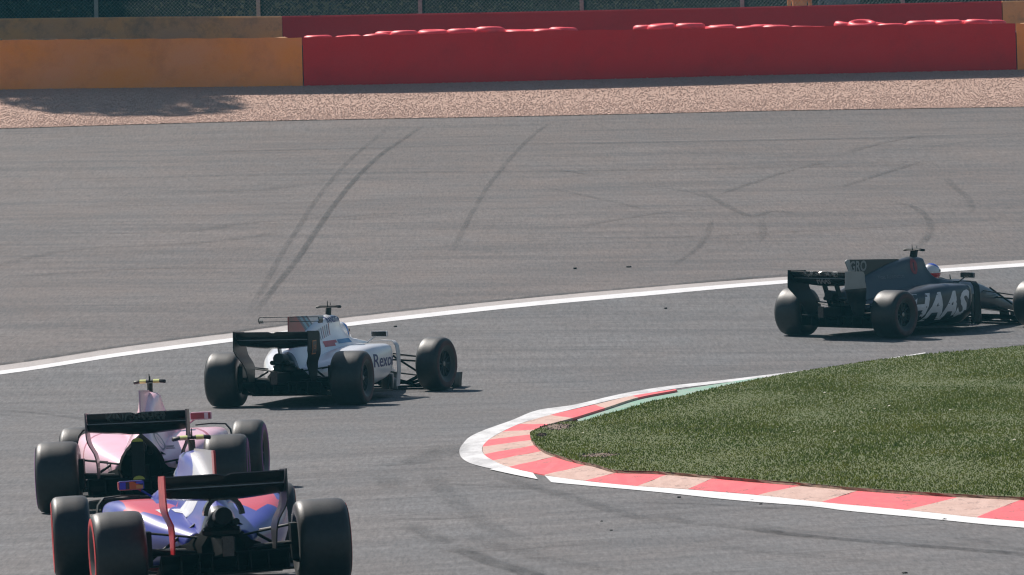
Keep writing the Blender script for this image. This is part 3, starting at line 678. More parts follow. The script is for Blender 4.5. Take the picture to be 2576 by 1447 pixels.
b.inputs['Sheen Weight'].default_value = .08; b.inputs['Sheen Roughness'].default_value = .5; bump(nt, b, noise(nt, 90, 3), .25, .003); M_tyre = m
def lamp_glass():
    m, nt, b = nodes('rain_light_lens'); tc = N(nt, 'ShaderNodeTexCoord'); br = N(nt, 'ShaderNodeTexBrick'); br.inputs['Scale'].default_value = 28; br.offset = 0
    br.inputs['Color1'].default_value = (.05, .035, .035, 1); br.inputs['Color2'].default_value = (.07, .05, .05, 1); br.inputs['Mortar'].default_value = (.012, .012, .012, 1); br.inputs['Brick Width'].default_value = .35; br.inputs['Row Height'].default_value = .35
    mp = N(nt, 'ShaderNodeMapping'); mp.inputs['Rotation'].default_value = (0, rad(90), 0); nt.links.new(tc.outputs['Object'], mp.inputs[0]); nt.links.new(mp.outputs[0], br.inputs[0]); nt.links.new(br.outputs[0], b.inputs['Base Color']); b.inputs['Roughness'].default_value = .25; return m
M_lens = lamp_glass()

def hp(zb, zt, wb, wm, ws, wt):
    h = zt - zb
    return [(0, zb), (wb*.75, zb), (wb, zb+.08*h), (wm, zb+.38*h), (ws, zb+.66*h), (wt, zb+.88*h), (wt*.6, zb+.975*h), (0, zt)]
low = lambda a, b_, c: [(0, a), (b_ * .8, a), (b_, a + .05), (c, a + .23)]
BODY = [(4.50, hp(.17, .27, .05, .06, .06, .04)), (4.30, hp(.17, .33, .08, .10, .09, .06)), (3.9, hp(.20, .45, .11, .13, .12, .09)), (3.5, hp(.24, .57, .14, .17, .16, .12)),
 (3.1, hp(.22, .65, .17, .22, .21, .15)), (2.85, hp(.12, .67, .20, .27, .26, .19)), (2.62, hp(.06, .67, .24, .31, .30, .22)),
 (2.52, low(.06, .26, .34) + [(.33, .48), (.27, .64), (.22, .63), (0, .54)]), (2.36, low(.05, .28, .36) + [(.35, .48), (.28, .65), (.235, .63), (0, .42)]),
 (2.06, low(.05, .30, .38) + [(.36, .50), (.275, .68), (.235, .65), (0, .40)]), (1.98, low(.05, .30, .38) + [(.36, .50), (.25, .69), (.16, .70), (0, .70)]),
 (1.915, low(.05, .30, .38) + [(.34, .50), (.17, .74), (.10, .85), (0, .88)]), (1.85, low(.05, .30, .37) + [(.31, .50), (.125, .80), (.095, .965), (0, .995)]),
 (1.68, low(.05, .29, .36) + [(.28, .50), (.13, .79), (.092, .965), (0, 1.005)]), (1.25, low(.05, .28, .33) + [(.25, .48), (.115, .75), (.065, .91), (0, .95)]),
 (.7, low(.06, .25, .28) + [(.22, .44), (.11, .66), (.055, .79), (0, .82)]), (.3, low(.08, .19, .22) + [(.19, .38), (.12, .56), (.06, .67), (0, .70)]),
 (0, low(.11, .15, .18) + [(.165, .38), (.12, .51), (.065, .585), (0, .605)]), (-.2, low(.18, .12, .14) + [(.135, .38), (.10, .46), (.06, .52), (0, .54)])]
def body_mesh():
    S = sorted(BODY, key=lambda s: s[0]); xs_ = [s[0] for s in S]; K = 8
    fy = [pchip(xs_, [s[1][k][0] for s in S]) for k in range(K)]; fz = [pchip(xs_, [s[1][k][1] for s in S]) for k in range(K)]
    xx = sorted(set(np.round(np.concatenate([np.linspace(-.2, 1.4, 25), np.linspace(1.42, 2.7, 45), np.linspace(2.75, 4.5, 25)]), 4)))
    rings = []
    for x in xx:
        h = [Vector((0, float(fy[k](x)), float(fz[k](x)))) for k in range(K)]; h = catmull(h, 3); full = h + [Vector((0, -p.y, p.z)) for p in h[-2:0:-1]]
        rings.append([rk((x, p.y, p.z)) for p in full])
    return MB().rings(rings)
POD = [(2.16, .50, .20, .45, .17, 0, 5), (2.05, .50, .225, .42, .21, .03, 5), (1.8, .475, .25, .385, .25, .08, 4.5), (1.45, .44, .265, .35, .275, .11, 4), (1.0, .36, .265, .315, .25, .12, 3.6),
       (.6, .27, .23, .285, .20, .10, 3.2), (.25, .19, .17, .27, .15, .06, 2.8), (-.02, .14, .11, .26, .11, .03, 2.5)]
def pod_mesh(k=1.0):
    S = sorted(POD, key=lambda s: s[0]); xs_ = [s[0] for s in S]; f = [pchip(xs_, [s[i] for s in S]) for i in range(1, 7)]; rings = []; n = 36
    for x in np.linspace(-.02, 2.16, 34):
        cy, a, cz, b_, un, e = [float(g(x)) for g in f]; a *= k; r = []
        for i in range(n):
            t = 2 * math.pi * i / n; c, s = math.cos(t), math.sin(t)
            y = cy + a * math.copysign(abs(c) ** (2 / e), c); z = cz + b_ * math.copysign(abs(s) ** (2 / e), s)
            y -= un * max(0, (cz - z) / b_) ** 1.3 if y > cy else 0
            r.append(rk((x, y, z)))
        rings.append(r)
    return MB().rings(rings)

def text_mesh(txt, size, shear=0.0, bold=0.0):
    cu = bpy.data.curves.new('t', 'FONT'); cu.body = txt; cu.size = size; cu.shear = shear; cu.offset = bold; cu.align_x = 'CENTER'; cu.align_y = 'CENTER'; cu.resolution_u = 3
    o = bpy.data.objects.new('t', cu); COL.objects.link(o); dg = bpy.context.evaluated_depsgraph_get(); me = bpy.data.meshes.new_from_object(o.evaluated_get(dg))
    bpy.data.objects.remove(o); bpy.data.curves.remove(cu)
    bm = bmesh.new(); bm.from_mesh(me); bpy.data.meshes.remove(me); bmesh.ops.triangulate(bm, faces=bm.faces[:])
    for _ in range(2):
        L = [e for e in bm.edges if e.calc_length() > size * .16]
        if L: bmesh.ops.subdivide_edges(bm, edges=L, cuts=1); bmesh.ops.triangulate(bm, faces=bm.faces[:])
    V = [(v.co.x, v.co.y) for v in bm.verts]; F = [tuple(v.index for v in f.verts) for f in bm.faces]; bm.free(); return V, F
def decal(V2, F, targets, o, u, v, mat, parent, name='lettering', off=.004):
    """lay flat artwork on a car surface: o = point in front of it, u/v = artwork axes (car space)"""
    o, u, v = Vector(o), Vector(u).normalized(), Vector(v).normalized(); d = -(u.cross(v)).normalized(); pts = [None] * len(V2); trees = []
    for t in targets: trees.append(BVHTree.FromPolygons([w.co for w in t.data.vertices], [tuple(p.vertices) for p in t.data.polygons]))
    for i, (a, b_) in enumerate(V2):
        s = o + u * a + v * b_; best = None
        for tr_ in trees:
            h = tr_.ray_cast(s, d, 3.0)
            if h[0] is not None and (best is None or h[3] < best[1]): best = (h[0], h[3])
        if best: pts[i] = best[0] - d * off
    keep = [f for f in F if all(pts[i] is not None for i in f) and max((pts[a] - pts[b_]).length for a in f for b_ in f) < .25]
    if not keep: return None
    P = [p if p is not None else Vector((0, 0, 0)) for p in pts]; used = sorted({i for f in keep for i in f}); ix = {q: k for k, q in enumerate(used)}
    return mesh_obj(name, [P[q] for q in used], [tuple(ix[i] for i in f) for f in keep], mat, parent)
def rect2(w, h, nx=6, ny=4, skew=0.0):
    V = [((i/nx - .5) * w + (j/ny - .5) * skew, (j/ny - .5) * h) for i in range(nx+1) for j in range(ny+1)]
    return V, [(i*(ny+1)+j, (i+1)*(ny+1)+j, (i+1)*(ny+1)+j+1, i*(ny+1)+j+1) for i in range(nx) for j in range(ny)]
def disc2(rx, ry, inner=0.0, n=28):
    V = []; F = []
    for i in range(n):
        t = 2*math.pi*i/n
        for r in (inner, (1+inner)/2, 1.0): V.append((math.cos(t)*rx*r, math.sin(t)*ry*r))
    for i in range(n):
        for k in range(2): F.append((i*3+k, i*3+k+1, ((i+1) % n)*3+k+1, ((i+1) % n)*3+k))
    return V, F
def poly2(pts, cuts=2):
    bm = bmesh.new(); f = bm.faces.new([bm.verts.new((x, y, 0)) for x, y in pts]); bmesh.ops.triangulate(bm, faces=[f])
    for _ in range(cuts): bmesh.ops.subdivide_edges(bm, edges=bm.edges[:], cuts=1); bmesh.ops.triangulate(bm, faces=bm.faces[:])
    bm.verts.index_update(); V = [(v.co.x, v.co.y) for v in bm.verts]; F = [tuple(v.index for v in f.verts) for f in bm.faces]; bm.free(); return V, F

def plate(poly, y, th, yf=None):
    """upright plate from (x,z) outline at lateral position y; yf(z) shifts it sideways with height"""
    bm = bmesh.new(); f = bm.faces.new([bm.verts.new((x, 0, z)) for x, z in poly]); bmesh.ops.triangulate(bm, faces=[f])
    zs = sorted(z for _, z in poly)
    for k in np.linspace(zs[0], zs[-1], 14)[1:-1]: bmesh.ops.bisect_plane(bm, geom=bm.verts[:] + bm.edges[:] + bm.faces[:], plane_co=(0, 0, k), plane_no=(0, 0, 1))
    r = bmesh.ops.extrude_face_region(bm, geom=bm.faces[:])
    for v in r['geom']:
        if isinstance(v, bmesh.types.BMVert): v.co.y += th
    for v in bm.verts:
        v.co.y += y - th / 2 + (yf(v.co.z) if yf else 0)
    bmesh.ops.recalc_face_normals(bm, faces=bm.faces[:]); bm.verts.index_update()
    mb = MB(); mb.add([rk(v.co) for v in bm.verts], [tuple(v.index for v in f.verts) for f in bm.faces]); bm.free(); return mb
def foil(y0, y1, chord, ny=13, th=.022, bow=None):
    """wing element: chord = [(x,z)...] front to back, swept from y0 to y1; bow(y) lowers it"""
    g = [[rk((x, y, z + (bow(y, i / (len(chord) - 1)) if bow else 0))) for i, (x, z) in enumerate(chord)] for y in np.linspace(y0, y1, ny)]
    return MB().sheet(g, th)

def wheel(cx, cy, w, side, steer, root, band, rimm, parent_name='wheel'):
    R_ = .335; rt = MB(); h = w / 2
    prof = [(-h*.80, .175), (-h*.98, .215), (-h*1.02, .262), (-h*.97, .300), (-h*.88, .322), (-h*.70, .3325), (-h*.3, .335), (h*.3, .335), (h*.70, .3325), (h*.88, .322), (h*.97, .300), (h*1.02, .262), (h*.98, .215), (h*.80, .175)]
    rt.lathe_y(prof, 0, 0, 0, 72, close=False)
    rim = MB(); s = side
    rp = [(-h*.82, .178), (-h*.80, .165), (h*.2, .160)] if s < 0 else [(h*.82, .178), (h*.80, .165), (-h*.2, .160)]
    rim.lathe_y([(-h*.82, .180), (-h*.6, .160), (h*.6, .160), (h*.82, .180)], 0, 0, 0, 40)
    rim.lathe_y([(s*h*.82, .180), (s*h*.80, .164), (s*h*.55, .150), (s*h*.45, .05), (s*h*.62, .035), (s*h*.62, .001)], 0, 0, 0, 40)
    for k in range(10):
        a = 2*math.pi*k/10; c, d = math.cos(a), math.sin(a)
        rim.tube((c*.04, s*h*.62, d*.04), (c*.155, s*h*.70, d*.155), .012, .010, 6)
    rim.lathe_y([(-s*h*.78, .150), (-s*h*.70, .06), (-s*h*.70, .001)], 0, 0, 0, 30)
    rot = Matrix.Rotation(steer, 3, 'Z'); T_ = Vector((cx, cy, R_))
    def mv(mb):
        mb.v = [tuple(rot @ Vector(p) + T_) for p in mb.v]; return mb
    wo_ = mv(rim).build(parent_name, rimm, root, angle=35); mv(rt).build('tyre', M_tyre, wo_, smooth=True)
    mv(MB().lathe_y([(s*h*1.000, .232), (s*h*1.030, .245), (s*h*1.032, .275), (s*h*1.004, .293)], 0, 0, 0, 60)).build('sidewall_band', band, wo_, smooth=True)
    nut = mv(MB().lathe_y([(s*h*.60, .034), (s*h*.74, .030), (s*h*.76, .022), (s*h*.76, .0005)], 0, 0, 0, 14)); nut.build('wheel_nut', M_steel, wo_)
    return wo_

def racing_car(pos, yaw, cfg):
    x0, y0 = pos; fw2 = Vector((math.sin(yaw), math.cos(yaw))); lf2 = Vector((-math.cos(yaw), math.sin(yaw)))
    def g(a, b_): p = Vector(pos) + fw2 * a + lf2 * b_; return Vector((p.x, p.y, Zs(p.x, p.y)))
    RLp, RRp, FLp, FRp = g(0, .8), g(0, -.8), g(WB, .85), g(WB, -.85)
    fw = ((FLp + FRp) / 2 - (RLp + RRp) / 2).normalized(); lf = ((RLp - RRp) + (FLp - FRp)).normalized(); up = fw.cross(lf).normalized(); lf = up.cross(fw)
    root = empty('racing_car', label=cfg['label'], cat='racing car', group='racing cars rounding the bend')
    mw = Matrix((fw, lf, up)).transposed().to_4x4(); mw.translation = (RLp + RRp) / 2 + Vector((0, 0, -.001)); root.matrix_world = mw
    P = {}; pm_ = cfg['paint']
    body = body_mesh().build('body', pm_, root, smooth=True); podL = pod_mesh().build('sidepod', cfg.get('pod', pm_), root, smooth=True); podR = pod_mesh().mirror().build('sidepod', cfg.get('pod', pm_), root, smooth=True)
    for s, pod in ((1, podL), (-1, podR)):
        inl = MB().prism([(.33*s, .30), (.67*s, .32), (.68*s, .58), (.34*s, .59)], 'x', 2.155, 2.166); inl.v = [rk(p) for p in inl.v]; inl.build('intake', M_carbon, pod)
    ai = MB(); ai.lathe_y([(-.005, .07), (.0, .001)], 0, 0, 0, 24); ai.v = [rk((1.885 + y * .3 - (z - 0) * .12, x, .905 + z * .85)) for x, y, z in ai.v]; ai.build('air_intake', M_carbon, root)
    # floor, diffuser, plank
    fl = MB().prism([(2.55, -.2), (2.3, -.45), (2.1, -.70), (.45, -.70), (.30, -.50), (0, -.48), (0, .48), (.30, .50), (.45, .70), (2.1, .70), (2.3, .45), (2.55, .2)], 'z', .035, .055); fl.v = [rk(p) for p in fl.v]; fl.build('floor', M_carbon, root)
    df = MB().sheet([[rk((x, y, z)) for x, z in ((.15, .05), (-.05, .09), (-.22, .15), (-.36, .215))] for y in np.linspace(-.50, .50, 7)], .012)
    for y in (-.50, -.34, -.20, -.10, .10, .20, .34, .50): df.add(*(lambda q: (q.v, q.f))(plate([(.15, .045), (-.36, .07), (-.36, .212), (-.1, .09)], y, .008)))
    df.build('diffuser', M_carbon, root)
    # gearbox, crash structure, rain light, exhaust
    cs_ = MB().rings([[rk((x, a * w, z + b_ * h)) for a, b_ in ((-1, -1), (1, -1), (1, 1), (-1, 1))] for x, w, z, h in ((.15, .13, .24, .10), (-.15, .11, .25, .085), (-.62, .045, .27, .055))]); cs_.build('crash_structure', M_carbon, root)
    lt = MB(); lt.box(-.645, -.615, -.042, .042, .19, .345); lt.v = [rk(p) for p in lt.v]; lt.build('rain_light', M_lens, root)
    ex = MB(); ex.tube((-.12, 0, .475), (-.44, 0, .50), .072, .068, 20); ex.tube((-.15, .09, .435), (-.38, .10, .45), .03, .028, 12); ex.tube((-.15, -.09, .435), (-.38, -.10, .45), .03, .028, 12); ex.v = [rk(p) for p in ex.v]; exo = ex.build('exhaust', M_carbon, root, angle=50)
    if cfg.get('monkey_seat'):
        ms_ = MB(); pts = [(-.42, .145*math.cos(t), .50 + .155*math.sin(t)) for t in np.linspace(.05, math.pi-.05, 17)]
        ms_.sheet([[rk((p[0] + .14*k, p[1], p[2])) for k in (-.5, .5)] for p in pts], .034).build('monkey_seat', M_gloss, root, smooth=True, angle=40)
    gb = MB().rings([[rk((x, w * a, .10 + h * q)) for a, q in ((-1, 0), (1, 0), (1, .7), (.7, 1), (-.7, 1), (-1, .7))] for x, w, h in ((.42, .40, .16), (.20, .34, .24), (-.05, .25, .27), (-.26, .17, .24))]); gb.build('gearbox_casing', M_matte, root, angle=40)
    if cfg.get('cowl'):
        co = MB(); rings = []
        for x, sc in ((-.05, 1.0), (-.24, .97), (-.33, .85)):
            rings.append([rk((x, sc * .22 * math.copysign(abs(math.sin(t)) ** 2.2, math.sin(t)) if math.cos(t) > 0 else sc * .22 * math.sin(t), .30 + sc * (.33 if math.cos(t) > 0 else .12) * math.cos(t))) for t in np.linspace(0, 2*math.pi, 33)[:-1]])
        co.rings(rings).build('engine_cowl', M_matte, root, smooth=True, angle=50)
        for z in (.555, .20):
            hv = MB().sheet([[rk((-.655, .055*math.cos(t)*k, z + .035*math.sin(t)*k)) for k in (.05, 1)] for t in np.linspace(0, math.pi, 9)], .006); hv.build('hi_vis_patch', M_yg, root)
        hb = MB().box(-.65, -.60, -.06, .06, .19, .56); hb.v = [rk(p) for p in hb.v]; hb.build('rear_panel', M_carbon, root)
    # rear wing
    tipz = cfg.get('wing_top', .83)
    bow = lambda y, t: -.035 * math.cos(min(1, abs(y) / .47) * math.pi / 2) * math.sin(t * math.pi)
    mp_ = foil(-.468, .468, [(-.30, .705), (-.36, .678), (-.44, .668), (-.52, .682), (-.59, .722)], bow=bow).build('main_plane', M_gloss, root, smooth=True, angle=40)
    notch = lambda y, t: -.016 * max(0, 1 - abs(y) / .05) * (t > .9)
    fp = foil(-.464, .464, [(-.575, .742), (-.62, .755), (-.665, .785), (-.695, tipz)], ny=41, th=.014, bow=notch); flap = fp.build('wing_flap', cfg.get('flap', M_gloss), root, smooth=True, angle=40)
    tr_ = foil(-.464, .464, [(-.588, .730), (-.603, .7345)], th=.006).build('painted_slot_light', cfg.get('strip', M_rimlit), mp_)  # bright strip painted in for sunlight showing along the wing slot
    yf = lambda z: -.075 / (1 + math.exp((z - .50) * 30))
    EP = cfg.get('endplate', [(-.26, tipz - .03), (-.30, tipz + .005), (-.74, tipz + .012), (-.75, .60), (-.66, .52), (-.60, .45), (-.50, .36), (-.40, .22), (-.16, .22), (-.12, .40), (-.18, .52), (-.24, .62)])
    epL = plate(EP, .474, .012, yf).build('endplate', cfg['ep'][0], root, angle=40); epm = plate(EP, .474, .012, yf).mirror(); epR = epm.build('endplate', cfg['ep'][1], root, angle=40)
    for y in cfg.get('pillars', (0,)):
        plate([(-.28, .34), (-.20, .34), (-.36, .68), (-.46, .68)], y, .022).build('wing_pillar', cfg.get('pillar', M_carbon), root)
    dr = MB(); dr.box(-.56, -.40, -.018, .018, .69, .765); dr.v = [rk(p) for p in dr.v]; dr.build('flap_actuator', M_carbon, root)
    # fin, T-wing, camera
    fin = plate(cfg['fin'], 0, .016).build('shark_fin', cfg.get('finm', pm_), root)
    tc_ = MB(); tc_.rings([[rk((x + .03 * t, y, z)) for x, y in ((1.64, 0), (1.68, .022), (1.77, .026), (1.84, 0), (1.77, -.026), (1.68, -.022))] for t, z in ((0, .985), (1, 1.085))]); tcs = tc_.build('camera_mount', M_carbon, root, angle=40)
    tb = MB().rings([[rk((1.765 + .055 * c * k, y, 1.102 + .017 * s * k - .006 * (abs(y) > .13))) for c, s in [(math.cos(t), math.sin(t)) for t in np.linspace(0, 2*math.pi, 13)[:-1]]] for y, k in ((-.155, .75), (-.148, 1.1), (-.10, 1.0), (0, .8), (.10, 1.0), (.148, 1.1), (.155, .75))]); tb.build('camera_pod', M_carbon, root, smooth=True, angle=45)
    for s in (-1, 1):
        if cfg.get('cam_yellow'):
            yb = MB().rings([[rk((1.765 + .058 * c, y, 1.102 + .0195 * q)) for c, q in [(math.cos(t), math.sin(t)) for t in np.linspace(0, 2*math.pi, 13)[:-1]]] for y in (s * .035, s * .095)]); yb.build('camera_cover', M_yel, root, smooth=True, angle=45)
    MB().tube(rk((1.72, 0, 1.10)), rk((1.71, 0, 1.175)), .007, .004, 6).build('antenna', M_carbon, root); MB().tube(rk((1.84, 0, 1.10)), rk((1.835, 0, 1.15)), .006, .004, 6).build('antenna', M_carbon, root)
    if cfg.get('twing'):
        tw = MB(); k = .375
        for z in (1.0, .945): tw.sheet([[rk((x, y, z - .004 * (x > .1))) for x in (.20, .12, .05)] for y in np.linspace(-k, k, 9)], .007)
        for s in (-1, 1): tw.sheet([[rk((x, s * (k + .012 * math.sin(t * 3)), .998 - .075 * t)) for x in (.21, .04)] for t in (0, .3, .6, 1.0)], .010)
        tw.build('t_wing', M_gloss, root, angle=40)
    # wheels and suspension
    stt = cfg.get('steer', 0)
    wheel(0, .7975, .405, 1, 0, root, cfg['band'], cfg.get('rim', M_rim)); wheel(0, -.7975, .405, -1, 0, root, cfg['band'], cfg.get('rim', M_rim))
    wheel(WB, .8475, .305, 1, stt, root, cfg['band'], cfg.get('rim', M_rim)); wheel(WB, -.8475, .305, -1, stt, root, cfg['band'], cfg.get('rim', M_rim))
    for s in (1, -1):
        for nm, a, b_, r in (('wishbone', (.42, .20*s, .34), (0, .60*s, .40), .017), ('wishbone', (-.10, .13*s, .33), (0, .60*s, .40), .017), ('wishbone', (.45, .20*s, .12), (0, .60*s, .13), .016), ('wishbone', (-.12, .12*s, .14), (0, .60*s, .13), .016),
                             ('pushrod', (.25, .15*s, .44), (0, .58*s, .16), .013), ('driveshaft', (0, .12*s, .22), (0, .62*s, .245), .030), ('track_rod', (-.16, .12*s, .22), (-.14, .6*s, .26), .012)):
            MB().tube(rk(a), rk(b_), r, r, 8, .55 if nm == 'wishbone' else 1).build(nm, M_carbon, root, smooth=True, angle=60)
        d = MB(); d.lathe_y([(.56*s, .001), (.56*s, .13), (.60*s, .150), (.72*s, .150)], 0, 0, .335, 24); d.add(*(lambda q: (q.v, q.f))(MB().box(-.16, .02, min(.545*s, .60*s), max(.545*s, .60*s), .22, .50))); d.build('brake_duct', M_carbon, root)
        d = MB(); d.lathe_y([(.65*s, .001), (.65*s, .13), (.68*s, .150), (.80*s, .150)], WB, 0, .335, 24); d.build('brake_duct', M_carbon, root)
        for nm, a, b_, r in (('wishbone', (3.30, .18*s, .50), (3.58, .70*s, .42), .016), ('wishbone', (3.80, .13*s, .46), (3.62, .70*s, .42), .016), ('wishbone', (3.15, .2*s, .27), (3.58, .70*s, .18), .016), ('wishbone', (3.80, .12*s, .25), (3.62, .70*s, .18), .016), ('pushrod', (3.50, .16*s, .54), (3.60, .66*s, .20), .013), ('track_rod', (3.72, .14*s, .40), (3.74, .7*s, .36), .012)):
            MB().tube(rk(a), rk(b_), r, r, 8, .5 if nm == 'wishbone' else 1).build(nm, cfg.get('arm', M_carbon), root, smooth=True, angle=60)
        # bargeboards and vanes
        MB().sheet([[rk((x, s*y, z * (.07 + .40 * k) + (1 - z) * .05)) for z in (0, .5, 1)] for x, y, k in ((3.05, .30, .55), (2.8, .36, 1.0), (2.55, .46, 1.0), (2.35, .58, .75))], .010).build('bargeboard', M_carbon, root, smooth=True, angle=40)
        MB().sheet([[rk((x, s*y, z)) for x in (2.16, 2.30)] for y, z in ((.735, .09), (.755, .30), (.75, .50), (.735, .60), (.69, .655), (.55, .665), (.40, .655))], .012).build('sidepod_vane', cfg.get('vane', M_carbon), root, smooth=True, angle=50)
        for k in range(2):
            MB().sheet([[rk((x, s*(y + .05*k), z)) for z in (.05, .16, .24 - .05*k)] for x, y in ((2.75, .45), (2.5, .56), (2.3, .66))], .008).build('turning_vane', cfg.get('vane2', M_carbon), root, smooth=True)
        # mirrors
        mx_, my_ = 2.45, cfg.get('mirror_y', .44)
        mi = MB().rings([[rk((x, s*my_ + a*w, .74 + b_*h)) for a, b_ in ((-1, -.8), (-.85, -1), (.85, -1), (1, -.8), (1, .8), (.85, 1), (-.85, 1), (-1, .8))] for x, w, h in ((mx_, .105, .036), (mx_ + .05, .105, .038), (mx_ + .10, .07, .022))]); mo = mi.build('mirror', cfg.get('mirror', pm_), root, angle=50)
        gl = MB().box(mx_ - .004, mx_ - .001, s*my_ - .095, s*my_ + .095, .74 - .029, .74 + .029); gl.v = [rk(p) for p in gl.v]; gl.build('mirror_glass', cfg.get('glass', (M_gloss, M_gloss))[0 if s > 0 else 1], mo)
        MB().path([rk((mx_ + .05, s*(my_ - .06), .71)), rk((mx_ + .04, s*(my_ - .12), .67)), rk((mx_ + .04, s*(my_ - .19), .62))], .010, 6).build('mirror_stalk', cfg.get('mirror', pm_), mo)
    # front wing and nose supports
    fwm = cfg.get('fwing', M_carbon)
    for k, (xa, za) in enumerate(((4.55, .0), (4.33, .04), (4.18, .085), (4.06, .13))):
        foil(-.86, .86, [(xa, .03 + za), (xa - .10, .025 + za), (xa - .17, .045 + za)], ny=15, th=.012, bow=lambda y, t, k=k: (.03 if abs(y) < .25 else 0) * (k > 0) - .02 * k * (abs(y) < .4)).build('front_wing_plane', fwm, root, smooth=True, angle=40)
    for s in (1, -1):
        MB().sheet([[rk((x, s*(y + .02 * q), z)) for z, q in ((-.02, 0), (.09, .3), (.21, 1))] for x, y in ((4.6, .88), (4.4, .895), (4.2, .905), (3.98, .945))], .010).build('front_endplate', fwm, root, smooth=True)
        MB().sheet([[rk((x, s*y, -.015)) for y in (.88, .99)] for x in (4.5, 4.2, 3.95)], .008).build('front_foot_plate', fwm, root)
        plate([(4.40, .20), (4.15, .26), (4.2, .06), (4.44, .04)], .09*s, .012).build('nose_pylon', fwm, root)
    # cockpit: headrest, steering wheel, windscreen lip
    hr = MB().sheet([[rk((2.12 + .30 * t, (.20 - .02*t) * s2, .665 - .02 * t + .03 * math.sin(u))) for u in (0, 1.2, 2.4)] for t in (0, .5, 1) for s2 in (1,)], .05)
    hr2 = hr.mirror(); hr.add(hr2.v, hr2.f); hr.build('headrest', cfg.get('headrest', M_carbon), root, smooth=True)
    sw = MB(); sw.rings([[rk((2.50 + .02*k, .12*math.cos(t)*c, .56 + .075*math.sin(t)*c)) for t in np.linspace(0, 2*math.pi, 17)[:-1]] for k, c in ((0, .9), (0.5, 1), (1, .9))]); sw.build('steering_wheel', M_carbon, root)
    MB().tube(rk((2.72, 0, .65)), rk((2.70, 0, .735)), .012, .006, 6).build('pitot_mast', cfg.get('mast', M_carbon), root)
    driver(root, mw, cfg)
    return dict(root=root, body=body, podL=podL, podR=podR, fin=fin, flap=flap, epL=epL, epR=epR, main=mp_)

def skin_body(name, pts, edges, radii, mat, rootv=0, levels=2):
    me = bpy.data.meshes.new(name); me.from_pydata(pts, edges, []); o = bpy.data.objects.new(name, me); COL.objects.link(o)
    sk = o.modifiers.new('s', 'SKIN'); sk.use_smooth_shade = True
    for i, r in enumerate(radii): d = me.skin_vertices[0].data[i]; d.radius = (r, r) if not isinstance(r, tuple) else r; d.use_root = i == rootv
    sb = o.modifiers.new('u', 'SUBSURF'); sb.levels = levels; sb.render_levels = levels
    dg = bpy.context.evaluated_depsgraph_get(); m2 = bpy.data.meshes.new_from_object(o.evaluated_get(dg)); bpy.data.objects.remove(o)
    m2.materials.clear(); m2.materials.append(mat); m2.polygons.foreach_set('use_smooth', [True] * len(m2.polygons))
    return m2

def driver(car, mw, cfg):
    pts = [(1.93, 0, .22), (1.90, 0, .42), (1.90, 0, .58), (1.96, 0, .66), (1.985, 0, .76),           # hips, chest, shoulders, neck, head
           (1.95, .19, .55), (2.14, .20, .43), (2.32, .11, .56), (1.95, -.19, .55), (2.14, -.20, .43), (2.32, -.11, .56),
           (2.10, .10, .20), (2.55, .11, .34), (2.95, .08, .28), (3.02, .08, .36), (2.10, -.10, .20), (2.55, -.11, .34), (2.95, -.08, .28), (3.02, -.08, .36)]
    ed = [(0,1),(1,2),(2,3),(3,4),(2,5),(5,6),(6,7),(2,8),(8,9),(9,10),(0,11),(11,12),(12,13),(13,14),(0,15),(15,16),(16,17),(17,18)]
    rr = [.13, .14, .13, .065, .085, .065, .05, .035, .065, .05, .035, .08, .06, .045, .03, .08, .06, .045, .03]
    pts = [(p[0] + .23, p[1], p[2]) for p in pts]
    me = skin_body('driver_body', [rk(p) for p in pts], ed, rr, cfg['suit'])
    o = bpy.data.objects.new('person', me); link(o, label=cfg['driver'], cat='person', group='drivers seated in the racing cars'); o.matrix_world = mw
    c = Vector(rk((2.215, 0, .775))); rings = []
    for k in range(15):
        a = -math.pi/2*.93 + k / 14 * (math.pi * .93 / 2 + math.pi/2); r = math.cos(a); z = math.sin(a); rings.append([tuple(c + Vector((.140*r*math.cos(t) * (1.05 if math.cos(t) > 0 else 1.0) + .015*(z < 0), .118*r*math.sin(t), .128*z))) for t in np.linspace(0, 2*math.pi, 33)[:-1]])
    h = MB().rings(rings).build('helmet', cfg['helmet'], o, smooth=True)
    v = MB().sheet([[tuple(c + Vector((.149*math.cos(z)*math.cos(t), .124*math.cos(z)*math.sin(t), .02 + .128*math.sin(z)*.55))) for z in (-.25, 0, .3)] for t in np.linspace(-1.25, 1.25, 13)], .004); v.build('visor', M_gloss, h, smooth=True)

# ---- liveries
BLUE = (.035, .045, .34)
def sym(col, planes):      # the same region on both sides
    return [(col, planes), (col, [(a, -b_, c, d) for a, b_, c, d in planes])]
P1 = livery('blue_red_paint', BLUE, sym((.70, .05, .075), [(0, 1, 0, .36), (0, -1, 0, -.60), (1, 0, 0, .95)]) + sym((.70, .05, .075), [(.5, -1, 0, -.02), (.35, 1, 0, .62), (-1, 0, 0, -1.25), (0, 1, 0, .16)]) + [((.62, .62, .64), [(0, 0, 1, .80)]), (BLUE, [(0, 1, .25, .30), (0, 0, 1, .80)]), ((.05, .06, .34), [(1, 0, 0, 1.50), (0, 1, 0, -.02), (0, 0, 1, .80)]), ((.012, .012, .014), [(-1, 0, 0, .08)])], .36, .35, .04)
F1 = livery('silver_red_fin', (.55, .55, .56), [((.70, .06, .06), [(-1, 0, 0, -.16)])], .3, .6, .05)
P2 = livery('pink_paint', (.93, .58, .68), sym((.52, .12, .17), [(.35, 1, 0, .955), (-.35, -1, 0, -.99), (0, 0, 1, .30)]) + [((.012, .012, .014), [(-1, 0, 0, .08)])], .35, .35, .05)
P3 = livery('white_paint', (.90, .90, .91), [((.012, .012, .014), [(-1, 0, 0, .08)])], .28, .8, .04)
